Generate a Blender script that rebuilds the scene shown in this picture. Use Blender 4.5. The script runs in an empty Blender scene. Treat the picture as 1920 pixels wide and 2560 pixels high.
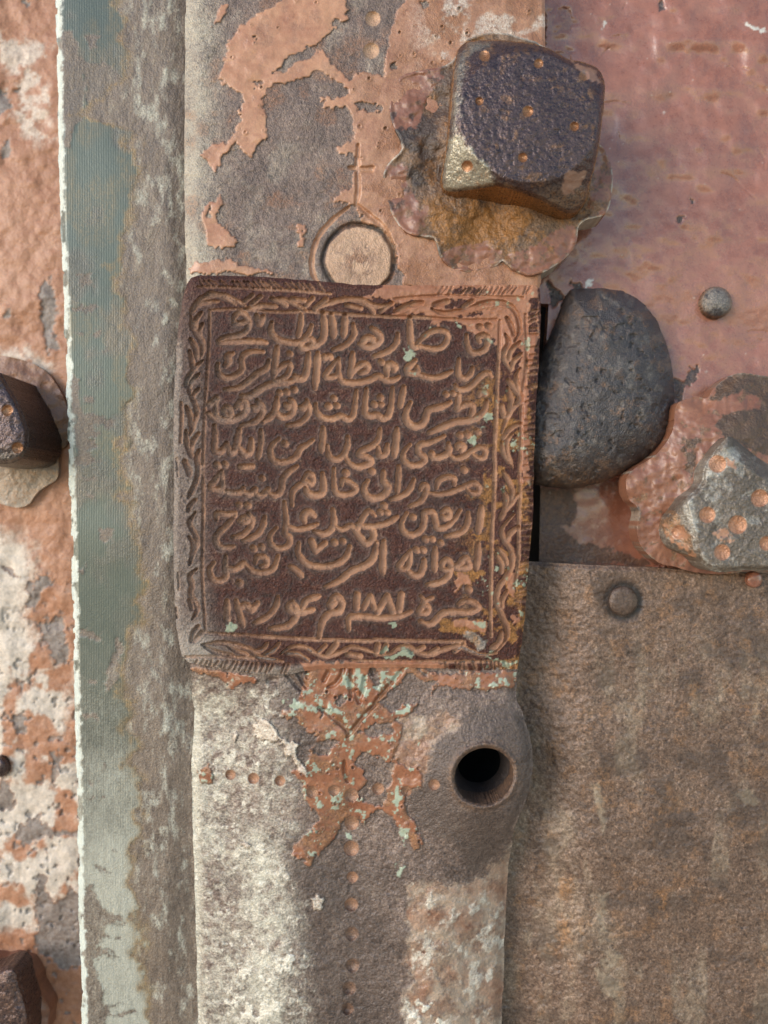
import bpy, math
import numpy as np

# ------------------------------------------------------------------ camera, sky, sun, exposure
SC = bpy.context.scene
S = 0.00025            # metres per pixel of the photograph on the plane of the plaque
D = 0.50               # camera distance from that plane
cam_d = bpy.data.cameras.new('camera')
cam = bpy.data.objects.new('camera', cam_d)
SC.collection.objects.link(cam)
cam.location = (0, -D, 0)
cam.rotation_euler = (math.radians(90), 0, 0)
cam_d.sensor_fit = 'VERTICAL'
cam_d.sensor_height = 36
cam_d.lens = 36 * D / (2560 * S)
cam_d.clip_start = 0.01
cam_d.clip_end = 400
cam_d.dof.use_dof = True
cam_d.dof.focus_distance = D - 0.004
cam_d.dof.aperture_fstop = 3.0
SC.camera = cam

SUN_EL, SUN_AZ = 16, -127          # low soft light from the left in front of the door, blue sky fill
w = bpy.data.worlds.new('World')
SC.world = w
w.use_nodes = True
wn = w.node_tree
bg = wn.nodes['Background']
sky = wn.nodes.new('ShaderNodeTexSky')
sky.sky_type = 'NISHITA'
sky.sun_disc = False
sky.sun_elevation = math.radians(SUN_EL)
sky.sun_rotation = math.radians(SUN_AZ)
sky.air_density = 1.0
sky.dust_density = 0.2
wn.links.new(sky.outputs[0], bg.inputs[0])
bg.inputs[1].default_value = 0.15
sun_d = bpy.data.lights.new('sun', 'SUN')
sun = bpy.data.objects.new('sun', sun_d)
SC.collection.objects.link(sun)
sun_d.energy = 1.05
sun_d.angle = math.radians(38)
sun_d.color = (1.0, 0.955, 0.90)
from mathutils import Vector
_e, _a = math.radians(SUN_EL), math.radians(SUN_AZ)
sdir = Vector((math.sin(_a) * math.cos(_e), math.cos(_a) * math.cos(_e), math.sin(_e)))
sun.rotation_euler = sdir.to_track_quat('Z', 'Y').to_euler()
sun.location = sdir * 5
SC.view_settings.view_transform = 'Standard'
SC.view_settings.look = 'None'
SC.view_settings.exposure = 1.17
SC.view_settings.gamma = 1
SC.view_settings.use_curve_mapping = False

# ------------------------------------------------------------------ numeric helpers
def P(u, v, y):
    k = S * (D + y) / D
    return (u - 960) * k, y, (1280 - v) * k

CROPS = dict(A=(420, 660, 3.318), B=(880, 660, 3.318), C=(420, 1160, 3.318), D=(880, 1160, 3.318),
             E=(440, 0, 2.592), F=(920, 0, 2.592), G=(1280, 0, 2.592), H=(1280, 660, 2.592),
             I=(1200, 1380, 2.304), J=(1200, 1960, 2.304), K=(440, 1640, 3.607), L=(800, 1640, 2.9625),
             M=(440, 2040, 1.929), N=(0, 0, 2.592), O=(0, 660, 3.318), Q=(0, 1260, 3.318), R=(0, 1880, 3.252),
             S=(0, 0, 1.0))
def tr(c, pts):
    x0, y0, k = CROPS[c]
    return [(x0 + x / k, y0 + y / k) for x, y in pts]

_tabs = {}
def vnoise(u, v, scale, seed):
    if seed not in _tabs:
        _tabs[seed] = np.random.RandomState(seed).rand(256, 256).astype(np.float32)
    t = _tabs[seed]
    x = np.asarray(u, np.float64) / scale + 1000.37
    y = np.asarray(v, np.float64) / scale + 1000.71
    xi = np.floor(x).astype(np.int64); yi = np.floor(y).astype(np.int64)
    fx = x - xi; fy = y - yi
    fx = fx * fx * fx * (fx * (fx * 6 - 15) + 10)
    fy = fy * fy * fy * (fy * (fy * 6 - 15) + 10)
    a = t[yi & 255, xi & 255]; b = t[yi & 255, (xi + 1) & 255]
    c = t[(yi + 1) & 255, xi & 255]; d = t[(yi + 1) & 255, (xi + 1) & 255]
    return (a * (1 - fx) + b * fx) * (1 - fy) + (c * (1 - fx) + d * fx) * fy
def fbm(u, v, scale, octs=4, seed=1, gain=0.55):
    s = 0; amp = 1; tot = 0
    for o in range(octs):
        s = s + amp * vnoise(u, v, scale / 2 ** o, seed + 17 * o)
        tot += amp; amp *= gain
    return s / tot
def sstep(a, b, x):
    t = np.clip((x - a) / (b - a), 0, 1)
    return t * t * (3 - 2 * t)
def sdf(poly, U, V):
    """signed distance to a polygon, positive inside"""
    best = np.full(U.shape, 1e18); ins = np.zeros(U.shape, bool)
    n = len(poly)
    for i in range(n):
        ax, ay = poly[i]; bx, by = poly[(i + 1) % n]
        dx, dy = bx - ax, by - ay
        l2 = dx * dx + dy * dy
        if l2 < 1e-9: continue
        t = np.clip(((U - ax) * dx + (V - ay) * dy) / l2, 0, 1)
        dd = (U - ax - t * dx) ** 2 + (V - ay - t * dy) ** 2
        np.minimum(best, dd, out=best)
        if dy != 0:
            c = ((ay > V) != (by > V)) & (U < dx * (V - ay) / dy + ax)
            ins ^= c
    d = np.sqrt(best)
    return np.where(ins, d, -d)
def spline(pts, sub=6, closed=False):
    p = [np.array(q, float) for q in pts]
    n = len(p)
    if n < 3 and not closed: return [tuple(q) for q in p]
    out = []
    rng = range(n) if closed else range(n - 1)
    for i in rng:
        if closed: p0, p1, p2, p3 = p[i - 1], p[i], p[(i + 1) % n], p[(i + 2) % n]
        else: p0, p1, p2, p3 = p[max(i - 1, 0)], p[i], p[i + 1], p[min(i + 2, n - 1)]
        for k in range(sub):
            t = k / sub
            out.append(tuple(0.5 * ((2 * p1) + (p2 - p0) * t + (2 * p0 - 5 * p1 + 4 * p2 - p3) * t * t + (3 * p1 - p0 - 3 * p2 + p3) * t ** 3)))
    if not closed: out.append(tuple(p[-1]))
    return out

class Grid:
    def __init__(g, u0, v0, u1, v1, step):
        g.u = np.arange(u0, u1 + step, step); g.v = np.arange(v0, v1 + step, step)
        g.U, g.V = np.meshgrid(g.u, g.v); g.step = step
    def win(g, x0, y0, x1, y1):
        i0 = int(np.searchsorted(g.u, x0)); i1 = int(np.searchsorted(g.u, x1))
        j0 = int(np.searchsorted(g.v, y0)); j1 = int(np.searchsorted(g.v, y1))
        return slice(j0, j1), slice(i0, i1)
    def zeros(g): return np.zeros(g.U.shape)
    def warped(g, amp=7, seed=5):
        if not hasattr(g, '_w'):
            g._w = {}
        if (amp, seed) not in g._w:
            a = (fbm(g.U, g.V, 26, 4, seed) - .5) * 4 * amp
            b = (fbm(g.U, g.V, 26, 4, seed + 3) - .5) * 4 * amp
            g._w[(amp, seed)] = (g.U + a, g.V + b)
        return g._w[(amp, seed)]
    def patch(g, poly, soft=3, amp=5, seed=5, out=None, rag=9):
        m = out if out is not None else g.zeros()
        xs = [p[0] for p in poly]; ys = [p[1] for p in poly]; pad = 14 + 2.2 * amp + soft
        w_ = g.win(min(xs) - pad, min(ys) - pad, max(xs) + pad, max(ys) + pad)
        if m[w_].size == 0: return m
        WU, WV = g.warped(amp, seed)
        d = sdf(poly, WU[w_], WV[w_])
        if rag:
            d = d + (fbm(g.U[w_], g.V[w_], 11, 3, 301) - .5) * rag * (.5 + vnoise(g.U[w_], g.V[w_], 70, 302)) * 2
        m[w_] = np.maximum(m[w_], sstep(-soft / 2, soft / 2, d))
        return m
    def strokes(g, paths, r, q=None, taper=.55, jit=.12, seed=0):
        """normalised distance (1 at a groove's edge) to a set of tapered strokes"""
        q = q if q is not None else np.full(g.U.shape, 9.0)
        rr = np.random.RandomState(seed + 11)
        for path in paths:
            pts = np.array(spline(path, 5)); n = len(pts)
            rb = r * (1 + jit * (rr.rand() * 2 - 1))
            for i in range(n - 1):
                a, b = pts[i], pts[i + 1]
                t0 = i / max(n - 1, 1)
                ta = taper + (1 - taper) * min(1, 4.5 * min(t0 + .5 / n, 1 - t0))
                rl = rb * ta * (1 + .1 * math.sin(i * 1.7 + rb))
                m = 3.2 * rl + 2
                w_ = g.win(min(a[0], b[0]) - m, min(a[1], b[1]) - m, max(a[0], b[0]) + m, max(a[1], b[1]) + m)
                if q[w_].size == 0: continue
                U, V = g.U[w_], g.V[w_]
                d = b - a; l2 = max(d @ d, 1e-9)
                t = np.clip(((U - a[0]) * d[0] + (V - a[1]) * d[1]) / l2, 0, 1)
                dist = np.sqrt((U - a[0] - t * d[0]) ** 2 + (V - a[1] - t * d[1]) ** 2)
                q[w_] = np.minimum(q[w_], dist / rl)
        return q
    def blisters(g, n, r, seed, mask):
        rr = np.random.RandomState(seed); pts = []
        for _ in range(n * 6):
            j = rr.randint(g.U.shape[0]); i = rr.randint(g.U.shape[1])
            if mask[j, i] > .6: pts.append((g.u[i], g.v[j], r * (.6 + .9 * rr.rand() ** 2)))
            if len(pts) >= n: break
        return g.dots(pts)
    def dots(g, pts, q=None):
        q = q if q is not None else np.full(g.U.shape, 9.0)
        for x, y, r in pts:
            w_ = g.win(x - 3 * r, y - 3 * r, x + 3 * r, y + 3 * r)
            if q[w_].size == 0: continue
            q[w_] = np.minimum(q[w_], np.hypot(g.U[w_] - x, g.V[w_] - y) / r)
        return q

# ------------------------------------------------------------------ object helpers
def tag(o, label, cat, group=None, kind=None):
    if label: o['label'] = label
    if cat: o['category'] = cat
    if group: o['group'] = group
    if kind: o['kind'] = kind
def thing(name, label, cat, u, v, y, group=None):
    e = bpy.data.objects.new(name, None)
    e.empty_display_size = .02
    SC.collection.objects.link(e)
    e.location = P(u, v, y)
    tag(e, label, cat, group)
    return e
def make_mesh(name, co, faces_quads, mat, parent=None, masks=None, tris=None, smooth=True):
    me = bpy.data.meshes.new(name)
    nq = len(faces_quads); nt = 0 if tris is None else len(tris)
    me.vertices.add(len(co)); me.loops.add(nq * 4 + nt * 3); me.polygons.add(nq + nt)
    off = np.zeros(3) if parent is None else np.array(world_loc(parent))
    me.vertices.foreach_set('co', (np.asarray(co) - off).astype(np.float32).ravel())
    idx = np.asarray(faces_quads, np.int32).ravel()
    if nt: idx = np.concatenate([idx, np.asarray(tris, np.int32).ravel()])
    me.loops.foreach_set('vertex_index', idx)
    ls = np.arange(nq) * 4
    if nt: ls = np.concatenate([ls, nq * 4 + np.arange(nt) * 3])
    me.polygons.foreach_set('loop_start', ls.astype(np.int32))
    me.update(calc_edges=True)
    me.polygons.foreach_set('use_smooth', np.full(nq + nt, smooth))
    if masks is None: masks = {'m1': np.zeros((len(co), 4)), 'm2': np.zeros((len(co), 4))}
    if masks is not None:
        for k, arr in masks.items():
            at = me.attributes.new(k, 'FLOAT_COLOR', 'POINT')
            at.data.foreach_set('color', np.clip(arr, 0, 1).astype(np.float32).ravel())
    me.validate()
    me.materials.append(mat)
    o = bpy.data.objects.new(name, me)
    SC.collection.objects.link(o)
    if parent is not None: o.parent = parent
    return o
def world_loc(o):
    l = Vector((0, 0, 0))
    while o is not None:
        l = l + o.location; o = o.parent
    return l

MK = ('paint', 'mint', 'pale', 'dark', 'orange', 'groove', 'grey', 'white')
def sheet(name, g, poly, y0, Hh, masks, mat, parent=None, thick=.004, gid=None, gnames=None, sd=None, hole=None, back_scale=None):
    """relief sheet cut to an outline, with real thickness; gid splits faces into child objects"""
    U, V = g.U.copy(), g.V.copy()
    if sd is None: sd = sdf(poly, U, V)
    if hole is not None:
        sd = np.minimum(sd, hole)
    gy, gx = np.gradient(sd, g.step)
    ny, nx = U.shape
    fc = .25 * (sd[:-1, :-1] + sd[1:, :-1] + sd[:-1, 1:] + sd[1:, 1:])
    keep = fc > 0
    idx = np.arange(ny * nx).reshape(ny, nx)
    quads = np.stack([idx[1:, :-1], idx[1:, 1:], idx[:-1, 1:], idx[:-1, :-1]], -1)[keep]
    # boundary edges
    e = np.concatenate([quads[:, [0, 1]], quads[:, [1, 2]], quads[:, [2, 3]], quads[:, [3, 0]]])
    key = np.minimum(e[:, 0], e[:, 1]).astype(np.int64) * (ny * nx) + np.maximum(e[:, 0], e[:, 1])
    uq, inv, cnt = np.unique(key, return_inverse=True, return_counts=True)
    be = e[cnt[inv] == 1]
    bv = np.unique(be)
    s_ = sd.ravel()[bv]; a_ = gx.ravel()[bv]; b_ = gy.ravel()[bv]
    nn = np.maximum(np.hypot(a_, b_), .5)
    sh = np.clip(s_, -1.2 * g.step, 1.2 * g.step)
    U.ravel()[bv] -= sh * a_ / nn; V.ravel()[bv] -= sh * b_ / nn
    Y = y0 - Hh * S
    X, Yy, Z = P(U, V, Y)
    co = np.stack([X, Y, Z], -1).reshape(-1, 3)
    M = [np.asarray(masks.get(k, 0.0)) * np.ones(U.shape) for k in MK]
    m1 = np.stack(M[:4], -1).reshape(-1, 4); m2 = np.stack(M[4:], -1).reshape(-1, 4)
    # skirt
    nb = len(bv); rem = np.full(ny * nx, -1, np.int64); rem[bv] = np.arange(nb)
    front = co[bv]; back = front.copy()
    yb = np.maximum(y0 + thick, front[:, 1] + .0006); back[:, 1] = yb
    base = len(co)
    co2 = np.concatenate([co, front, back])
    sq = np.stack([rem[be[:, 1]] + base, rem[be[:, 0]] + base, rem[be[:, 0]] + base + nb, rem[be[:, 1]] + base + nb], -1)
    m1 = np.concatenate([m1, m1[bv], m1[bv]]); m2 = np.concatenate([m2, m2[bv], m2[bv]])
    lab = np.zeros(len(quads), int) if gid is None else gid[:-1, :-1][keep]
    objs = {}
    def emit(nm, qs, par, mt):
        used = np.unique(qs); r = np.full(len(co2), -1, np.int64); r[used] = np.arange(len(used))
        return make_mesh(nm, co2[used], r[qs], mt, par, {'m1': m1[used], 'm2': m2[used]})
    main = emit(name, np.concatenate([quads[lab == 0], sq]), parent, mat)
    objs[0] = main
    if gid is not None:
        for k, nm in gnames.items():
            qs = quads[lab == k]
            if len(qs): objs[k] = emit(nm, qs, main if parent is not None else main, mat)
    return main, objs

# ------------------------------------------------------------------ material with masks
def C(*a): return tuple(a) + (1,)
def surf(name, base, paint=((.34, .16, .10), (.46, .23, .14)), dark=(.03, .02, .016), orange=(.30, .13, .04), pale=(.48, .40, .32),
         groove=((.30, .16, .10), (.42, .23, .14)), grey=(.17, .175, .15), mint=(.50, .55, .42), white=(.75, .68, .58),
         rough=.58, paint_rough=.33, metal=.0, scale=1.0, bump=.5, streak=1.0, grain=1.0, paint_bump=.25, coat=.0, lines=0.0, spec=.5, grey_rough=.35, grey_metal=.6, wts=(.42, .36, .30), pale_grain=.45):
    m = bpy.data.materials.new(name); m.use_nodes = True
    nt = m.node_tree; N = nt.nodes; Lk = nt.links
    b = N['Principled BSDF']
    tc = N.new('ShaderNodeTexCoord'); mp = N.new('ShaderNodeMapping')
    mp.inputs['Scale'].default_value = (1, 1, streak)
    Lk.new(tc.outputs['Object'], mp.inputs[0])
    def noise(sc, det=4, rough_=.6, vec=mp.outputs[0], dist=0):
        n = N.new('ShaderNodeTexNoise'); n.inputs['Scale'].default_value = sc * scale
        n.inputs['Detail'].default_value = det; n.inputs['Roughness'].default_value = rough_
        n.inputs['Distortion'].default_value = dist
        Lk.new(vec, n.inputs['Vector']); return n.outputs[0]
    def mth(op, x, y=None, clamp=False):
        n = N.new('ShaderNodeMath'); n.operation = op; n.use_clamp = clamp
        for i, q in enumerate((x, y)):
            if q is None: continue
            if isinstance(q, (int, float)): n.inputs[i].default_value = q
            else: Lk.new(q, n.inputs[i])
        return n.outputs[0]
    def ramp(fac, stops):
        n = N.new('ShaderNodeValToRGB'); Lk.new(fac, n.inputs[0])
        el = n.color_ramp.elements
        while len(el) < len(stops): el.new(.5)
        for e_, (p, c) in zip(el, stops):
            e_.position = p; e_.color = C(*c)
        return n.outputs[0]
    def mix(f, a, c):
        n = N.new('ShaderNodeMix'); n.data_type = 'RGBA'
        if isinstance(f, (int, float)): n.inputs[0].default_value = f
        else: Lk.new(f, n.inputs[0])
        for i, q in ((6, a), (7, c)):
            if isinstance(q, tuple): n.inputs[i].default_value = C(*q)
            else: Lk.new(q, n.inputs[i])
        return n.outputs[2]
    big = noise(45, 5, .62); mid = noise(290, 5, .68); fine = noise(620, 3, .7, tc.outputs['Object'])
    wv = N.new('ShaderNodeTexVoronoi'); wv.inputs['Scale'].default_value = 650 * scale
    Lk.new(tc.outputs['Object'], wv.inputs['Vector'])
    f0 = mth('ADD', mth('MULTIPLY', big, wts[0]), mth('ADD', mth('MULTIPLY', mid, wts[1]), mth('MULTIPLY', fine, wts[2])))
    f0 = mth('ADD', mth('MULTIPLY', mth('SUBTRACT', f0, .5 * sum(wts)), 2.6 * grain), .5, True)
    n_ = len(base)
    col = ramp(f0, [(i / (n_ - 1), c) for i, c in enumerate(base)])
    a1 = N.new('ShaderNodeAttribute'); a1.attribute_name = 'm1'
    a2 = N.new('ShaderNodeAttribute'); a2.attribute_name = 'm2'
    s1 = N.new('ShaderNodeSeparateColor'); Lk.new(a1.outputs['Color'], s1.inputs[0])
    s2 = N.new('ShaderNodeSeparateColor'); Lk.new(a2.outputs['Color'], s2.inputs[0])
    mpaint, mmint, mpale, mdark = s1.outputs[0], s1.outputs[1], s1.outputs[2], a1.outputs['Alpha']
    mor, mgr, mgy, mwh = s2.outputs[0], s2.outputs[1], s2.outputs[2], a2.outputs['Alpha']
    v1 = mth('ADD', mth('MULTIPLY', mth('SUBTRACT', mth('ADD', mth('MULTIPLY', big, .6), mth('MULTIPLY', mid, .4)), .5), 2.6), .5, True)
    v2 = mth('ADD', mth('MULTIPLY', mth('SUBTRACT', mth('ADD', mth('MULTIPLY', mid, .5), mth('MULTIPLY', fine, .5)), .5), 3.2), .5, True)
    def vary(mask, amt=.8):     # break a soft mask up with grain
        return mth('ADD', mask, mth('MULTIPLY', mth('SUBTRACT', v2, .5), mth('MULTIPLY', mth('MULTIPLY', mask, mth('SUBTRACT', 1.0, mask)), 4 * amt)), True)
    col = mix(vary(mpale, pale_grain), col, ramp(v2, [(0, tuple(x * .72 for x in pale)), (1, tuple(min(1, x * 1.2) for x in pale))]))
    col = mix(vary(mdark, .5), col, ramp(v2, [(0, tuple(x * .6 for x in dark)), (1, tuple(x * 1.9 for x in dark))]))
    gcol = ramp(v2, [(0, tuple(x * .92 for x in grey)), (1, tuple(x * 1.08 for x in grey))])
    col = mix(mgy, col, gcol)
    col = mix(vary(mor), col, ramp(v2, [(0, tuple(x * .55 for x in orange)), (1, tuple(min(1, x * 1.35) for x in orange))]))
    col = mix(vary(mgr, .6), col, ramp(v1, [(0, groove[0]), (1, groove[1])]))
    col = mix(mpaint, col, ramp(v1, [(0, paint[0]), (1, paint[1])]))
    col = mix(mmint, col, ramp(v1, [(0, tuple(x * .85 for x in mint)), (1, mint)]))
    col = mix(vary(mwh), col, ramp(v2, [(0, tuple(x * .7 for x in white)), (1, white)]))
    Lk.new(col, b.inputs['Base Color'])
    r0 = mth('ADD', rough - .12, mth('MULTIPLY', v2, .24))
    glossy = mth('MAXIMUM', mpaint, mmint)
    def fmix(f, a, c):
        return mth('ADD', mth('MULTIPLY', mth('SUBTRACT', 1.0, f), a), mth('MULTIPLY', f, c))
    rr = fmix(glossy, r0, mth('ADD', paint_rough - .06, mth('MULTIPLY', v1, .14)))
    rr = fmix(mgy, rr, grey_rough)
    Lk.new(rr, b.inputs['Roughness'])
    if metal or grey_metal:
        Lk.new(mth('MULTIPLY', fmix(mgy, metal, grey_metal), mth('SUBTRACT', 1.0, glossy), True), b.inputs['Metallic'])
    b.inputs['Specular IOR Level'].default_value = spec
    if coat:
        Lk.new(mth('MULTIPLY', glossy, coat), b.inputs['Coat Weight']); b.inputs['Coat Roughness'].default_value = .15
    hgt = mth('ADD', mth('MULTIPLY', mid, .5), mth('ADD', mth('MULTIPLY', fine, .35), mth('MULTIPLY', wv.outputs[0], .25)))
    if lines:
        mp2 = N.new('ShaderNodeMapping'); mp2.inputs['Scale'].default_value = (1, 1, .01)
        Lk.new(tc.outputs['Object'], mp2.inputs[0])
        wl = N.new('ShaderNodeTexWave'); wl.bands_direction = 'X'; wl.inputs['Scale'].default_value = 200
        wl.inputs['Distortion'].default_value = .6; wl.inputs['Detail'].default_value = 2
        Lk.new(mp2.outputs[0], wl.inputs[0])
        hgt = mth('ADD', hgt, mth('MULTIPLY', mth('MULTIPLY', wl.outputs['Fac'], mgy), lines))
    st = fmix(mth('MAXIMUM', glossy, mgy), bump, bump * paint_bump)
    bp = N.new('ShaderNodeBump'); bp.inputs['Distance'].default_value = .0022
    Lk.new(st, bp.inputs['Strength']); Lk.new(hgt, bp.inputs['Height'])
    Lk.new(bp.outputs[0], b.inputs['Normal'])
    return m

# ------------------------------------------------------------------ setting
def box(name, lo, hi, mat, parent=None):
    x0, y0, z0 = lo; x1, y1, z1 = hi
    co = [(x0, y0, z0), (x1, y0, z0), (x1, y1, z0), (x0, y1, z0), (x0, y0, z1), (x1, y0, z1), (x1, y1, z1), (x0, y1, z1)]
    f = [(0, 3, 2, 1), (4, 5, 6, 7), (0, 1, 5, 4), (1, 2, 6, 5), (2, 3, 7, 6), (3, 0, 4, 7)]
    return make_mesh(name, co, f, mat, parent, smooth=False)
def plain(name, c0, c1, scale, rough=.8):
    m = bpy.data.materials.new(name); m.use_nodes = True
    nt = m.node_tree; b = nt.nodes['Principled BSDF']
    tc = nt.nodes.new('ShaderNodeTexCoord'); n = nt.nodes.new('ShaderNodeTexNoise'); r = nt.nodes.new('ShaderNodeValToRGB')
    n.inputs['Scale'].default_value = scale; n.inputs['Detail'].default_value = 6
    nt.links.new(tc.outputs['Object'], n.inputs['Vector']); nt.links.new(n.outputs[0], r.inputs[0])
    r.color_ramp.elements[0].position = .3; r.color_ramp.elements[0].color = C(*c0)
    r.color_ramp.elements[1].position = .7; r.color_ramp.elements[1].color = C(*c1)
    nt.links.new(r.outputs[0], b.inputs['Base Color']); b.inputs['Roughness'].default_value = rough
    return m
GZ = -1.25
m_ground = plain('bounce_ground', (.58, .45, .30), (.74, .60, .42), 3)  # unseen ground, added and kept pale so warm light bounces up
ground = make_mesh('ground', [(-40, -40, GZ), (40, -40, GZ), (40, 40, GZ), (-40, 40, GZ)], [(0, 1, 2, 3)], m_ground)
tag(ground, 'pale ground out of view, added to bounce warm light onto the door', 'ground', kind='structure')
m_backing = plain('dark_backing', (.02, .014, .01), (.05, .035, .025), 30)
added_slab = box('backing_slab', (-1.3, .10, GZ + .004), (1.3, .22, 1.6), m_backing)  # added slab that stops light from behind and keeps the gaps dark
tag(added_slab, 'dark slab added behind the iron plates to block light, seen only in the gaps', 'backing slab', kind='structure')

# ------------------------------------------------------------------ materials
RUST = [(.050, .030, .023), (.116, .074, .057), (.208, .138, .106), (.36, .262, .20)]
m_bar = surf('worn_brown_iron', RUST, bump=.6, rough=.45, spec=.6, metal=.15, scale=1.5, groove=((.38, .215, .13), (.56, .35, .225)), pale=(.46, .385, .29), paint=((.33, .13, .066), (.56, .29, .16)), wts=(.3, .42, .5), grain=1.0, orange=(.25, .095, .035))
m_bar2 = surf('worn_pale_brown_iron', RUST, bump=.65, rough=.46, spec=.6, metal=.15, mint=(.38, .41, .30), pale=(.60, .54, .43), pale_grain=.4, white=(.78, .69, .56), paint=((.18, .052, .022), (.39, .165, .082)), wts=(.3, .42, .5), grain=1.15, paint_rough=.3)
m_plaque = surf('dark_engraved_iron', [(.014, .0033, .0018), (.042, .0105, .0055), (.078, .022, .012), (.21, .115, .075)], bump=.75, rough=.5, scale=1.3, spec=.32, grain=1.1, mint=(.36, .39, .27), wts=(.25, .4, .5),
                pale=(.36, .29, .235), groove=((.26, .13, .08), (.48, .26, .155)), orange=(.30, .13, .035), paint=((.22, .08, .042), (.42, .195, .11)))
m_red = surf('red_lead_paint', [(.20, .10, .085), (.30, .15, .125), (.36, .185, .15)], bump=.7, rough=.42, paint=((.21, .072, .042), (.385, .155, .094)), grain=.55, paint_rough=.27, coat=.5, spec=.6, dark=(.055, .035, .03))
m_plate = surf('flat_rusted_iron', [(.036, .019, .012), (.105, .060, .040), (.21, .126, .083), (.40, .26, .18)], bump=.34, rough=.43, streak=.8, grain=1.0, spec=.6, metal=.2, scale=1.35, wts=(.22, .42, .6), pale=(.34, .25, .17))
m_strip = surf('grey_edge_iron', [(.06, .04, .028), (.125, .083, .058), (.21, .148, .103), (.38, .31, .235)], streak=.3, scale=1.25, bump=.5, rough=.55, grey=(.088, .098, .076), lines=.22, pale_grain=.9, pale=(.47, .43, .34), white=(.66, .67, .58), orange=(.22, .13, .045), dark=(.05, .055, .05), spec=.7, grey_rough=.4, grey_metal=.3, wts=(.3, .42, .45))
m_left = surf('flaked_orange_paint', [(.27, .11, .055), (.40, .18, .095), (.50, .27, .17)], bump=.3, rough=.5, pale=(.62, .50, .40), dark=(.16, .13, .11), scale=.7)
m_nut = surf('dark_forged_iron', [(.022, .012, .013), (.052, .028, .028), (.095, .052, .044), (.20, .115, .08)], bump=.5, rough=.31, metal=.55, spec=1.0, wts=(.25, .4, .5), pale=(.36, .31, .23), groove=((.26, .11, .045), (.40, .19, .085)), paint=((.22, .10, .06), (.34, .17, .10)), scale=1.1)
m_nut2 = surf('grey_brown_forged_iron', [(.045, .032, .022), (.11, .080, .058), (.19, .145, .108), (.36, .30, .24)], bump=.7, rough=.42, metal=.3, spec=.8, groove=((.34, .15, .08), (.50, .25, .14)), paint=((.30, .14, .08), (.42, .21, .12)), pale=(.55, .50, .43))
m_wash = surf('rusty_washer_iron', [(.045, .025, .017), (.11, .06, .034), (.19, .105, .055), (.29, .18, .11)], bump=.6, rough=.5, paint=((.13, .045, .026), (.30, .125, .066)), wts=(.35, .4, .4), orange=(.23, .095, .02), dark=(.028, .018, .015), paint_rough=.40, coat=.1, spec=.6, metal=.15)
m_dome = surf('pitted_grey_iron', [(.016, .012, .013), (.040, .031, .031), (.075, .056, .050), (.17, .11, .08)], bump=.7, rough=.46, metal=.25, scale=1.6, spec=.9, wts=(.25, .42, .5))

ISO = 'iron square bolts with scalloped washers'

# ------------------------------------------------------------------ lock bar
bar = thing('lock_bar', 'tall worn brown iron bar with an engraved inscription plaque and a round hole', 'iron bar', 890, 1680, .02)

def flat_paint(g, lists, soft=3, amp=5, seed=5):
    m = g.zeros()
    for c, poly in lists: g.patch(tr(c, poly), soft, amp, seed, m)
    return m

def flat_edge(m):
    # shadow along the lower right lip of a flake, painted as dark colour
    sh = np.zeros_like(m); sh[1:, 1:] = m[:-1, :-1]
    return np.clip(sh - m, 0, 1) * .5
# ---- upper section
poly = tr('S', [(466, -140), (1362, -140), (1363, 110), (1357, 300), (1362, 520), (1352, 700), (1345, 740), (470, 740), (466, 690), (461, 500), (462, 200)])
g = Grid(450, -140, 1380, 745, 2.4)
U, V = g.U, g.V
sd = sdf(poly, U, V) + (fbm(U, V, 40, 3, 31) - .5) * 5
paint = flat_paint(g, [
    ('E', [(560, 80), (700, 0), (720, -200), (1120, -200), (1100, 0), (1115, 120), (1040, 130), (1010, 220), (940, 280), (830, 320), (740, 360), (680, 430), (610, 490), (690, 470), (800, 400), (950, 320), (1000, 390), (1050, 450), (1110, 520), (1160, 550), (1080, 550), (1030, 510), (960, 470), (900, 445), (850, 500), (780, 520), (690, 540), (620, 550), (585, 600), (570, 700), (585, 800), (590, 880), (530, 940), (490, 1000), (475, 1065), (455, 1010), (395, 930), (340, 970), (300, 1000), (260, 1100), (215, 1050), (165, 1010), (200, 960), (250, 935), (330, 930), (380, 880), (410, 800), (420, 690), (425, 620), (380, 580), (300, 550), (280, 510), (310, 400), (350, 260), (400, 190)]),
    ('E', [(290, 1270), (300, 1320), (270, 1400), (275, 1450), (340, 1480), (370, 1530), (410, 1560), (390, 1600), (300, 1615), (220, 1590), (200, 1500), (175, 1430), (190, 1350), (220, 1320), (270, 1320)]),
    ('E', [(330, 25), (325, 90), (290, 140), (240, 175), (235, 150), (270, 80), (300, 30)]),
    ('E', [(1110, 540), (1180, 470), (1250, 460), (1350, 500), (1350, 380), (1400, 200), (1440, 80), (1490, -20), (1490, -400), (2420, -400), (2420, 700), (1900, 1300), (1480, 960), (1490, 1500), (1700, 1560), (2420, 1640), (2420, 1900), (1900, 1900), (1480, 1860), (1430, 1750), (1430, 1600), (1330, 1480), (1230, 1460), (1180, 1390), (1150, 1330), (1020, 1310), (1060, 1240), (1150, 1210), (1165, 1080), (1150, 990), (1050, 1000), (1040, 960), (1150, 910), (1160, 830), (1120, 720), (1080, 680), (960, 690), (945, 640), (1080, 630), (1140, 610), (1080, 560)]),
    ('E', [(90, 1700), (350, 1690), (500, 1740), (640, 1765), (350, 1775), (100, 1765)]),
    ('E', [(800, 1450), (830, 1460), (825, 1530), (840, 1600), (800, 1590), (795, 1510)])], soft=3.5, amp=4)
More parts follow.
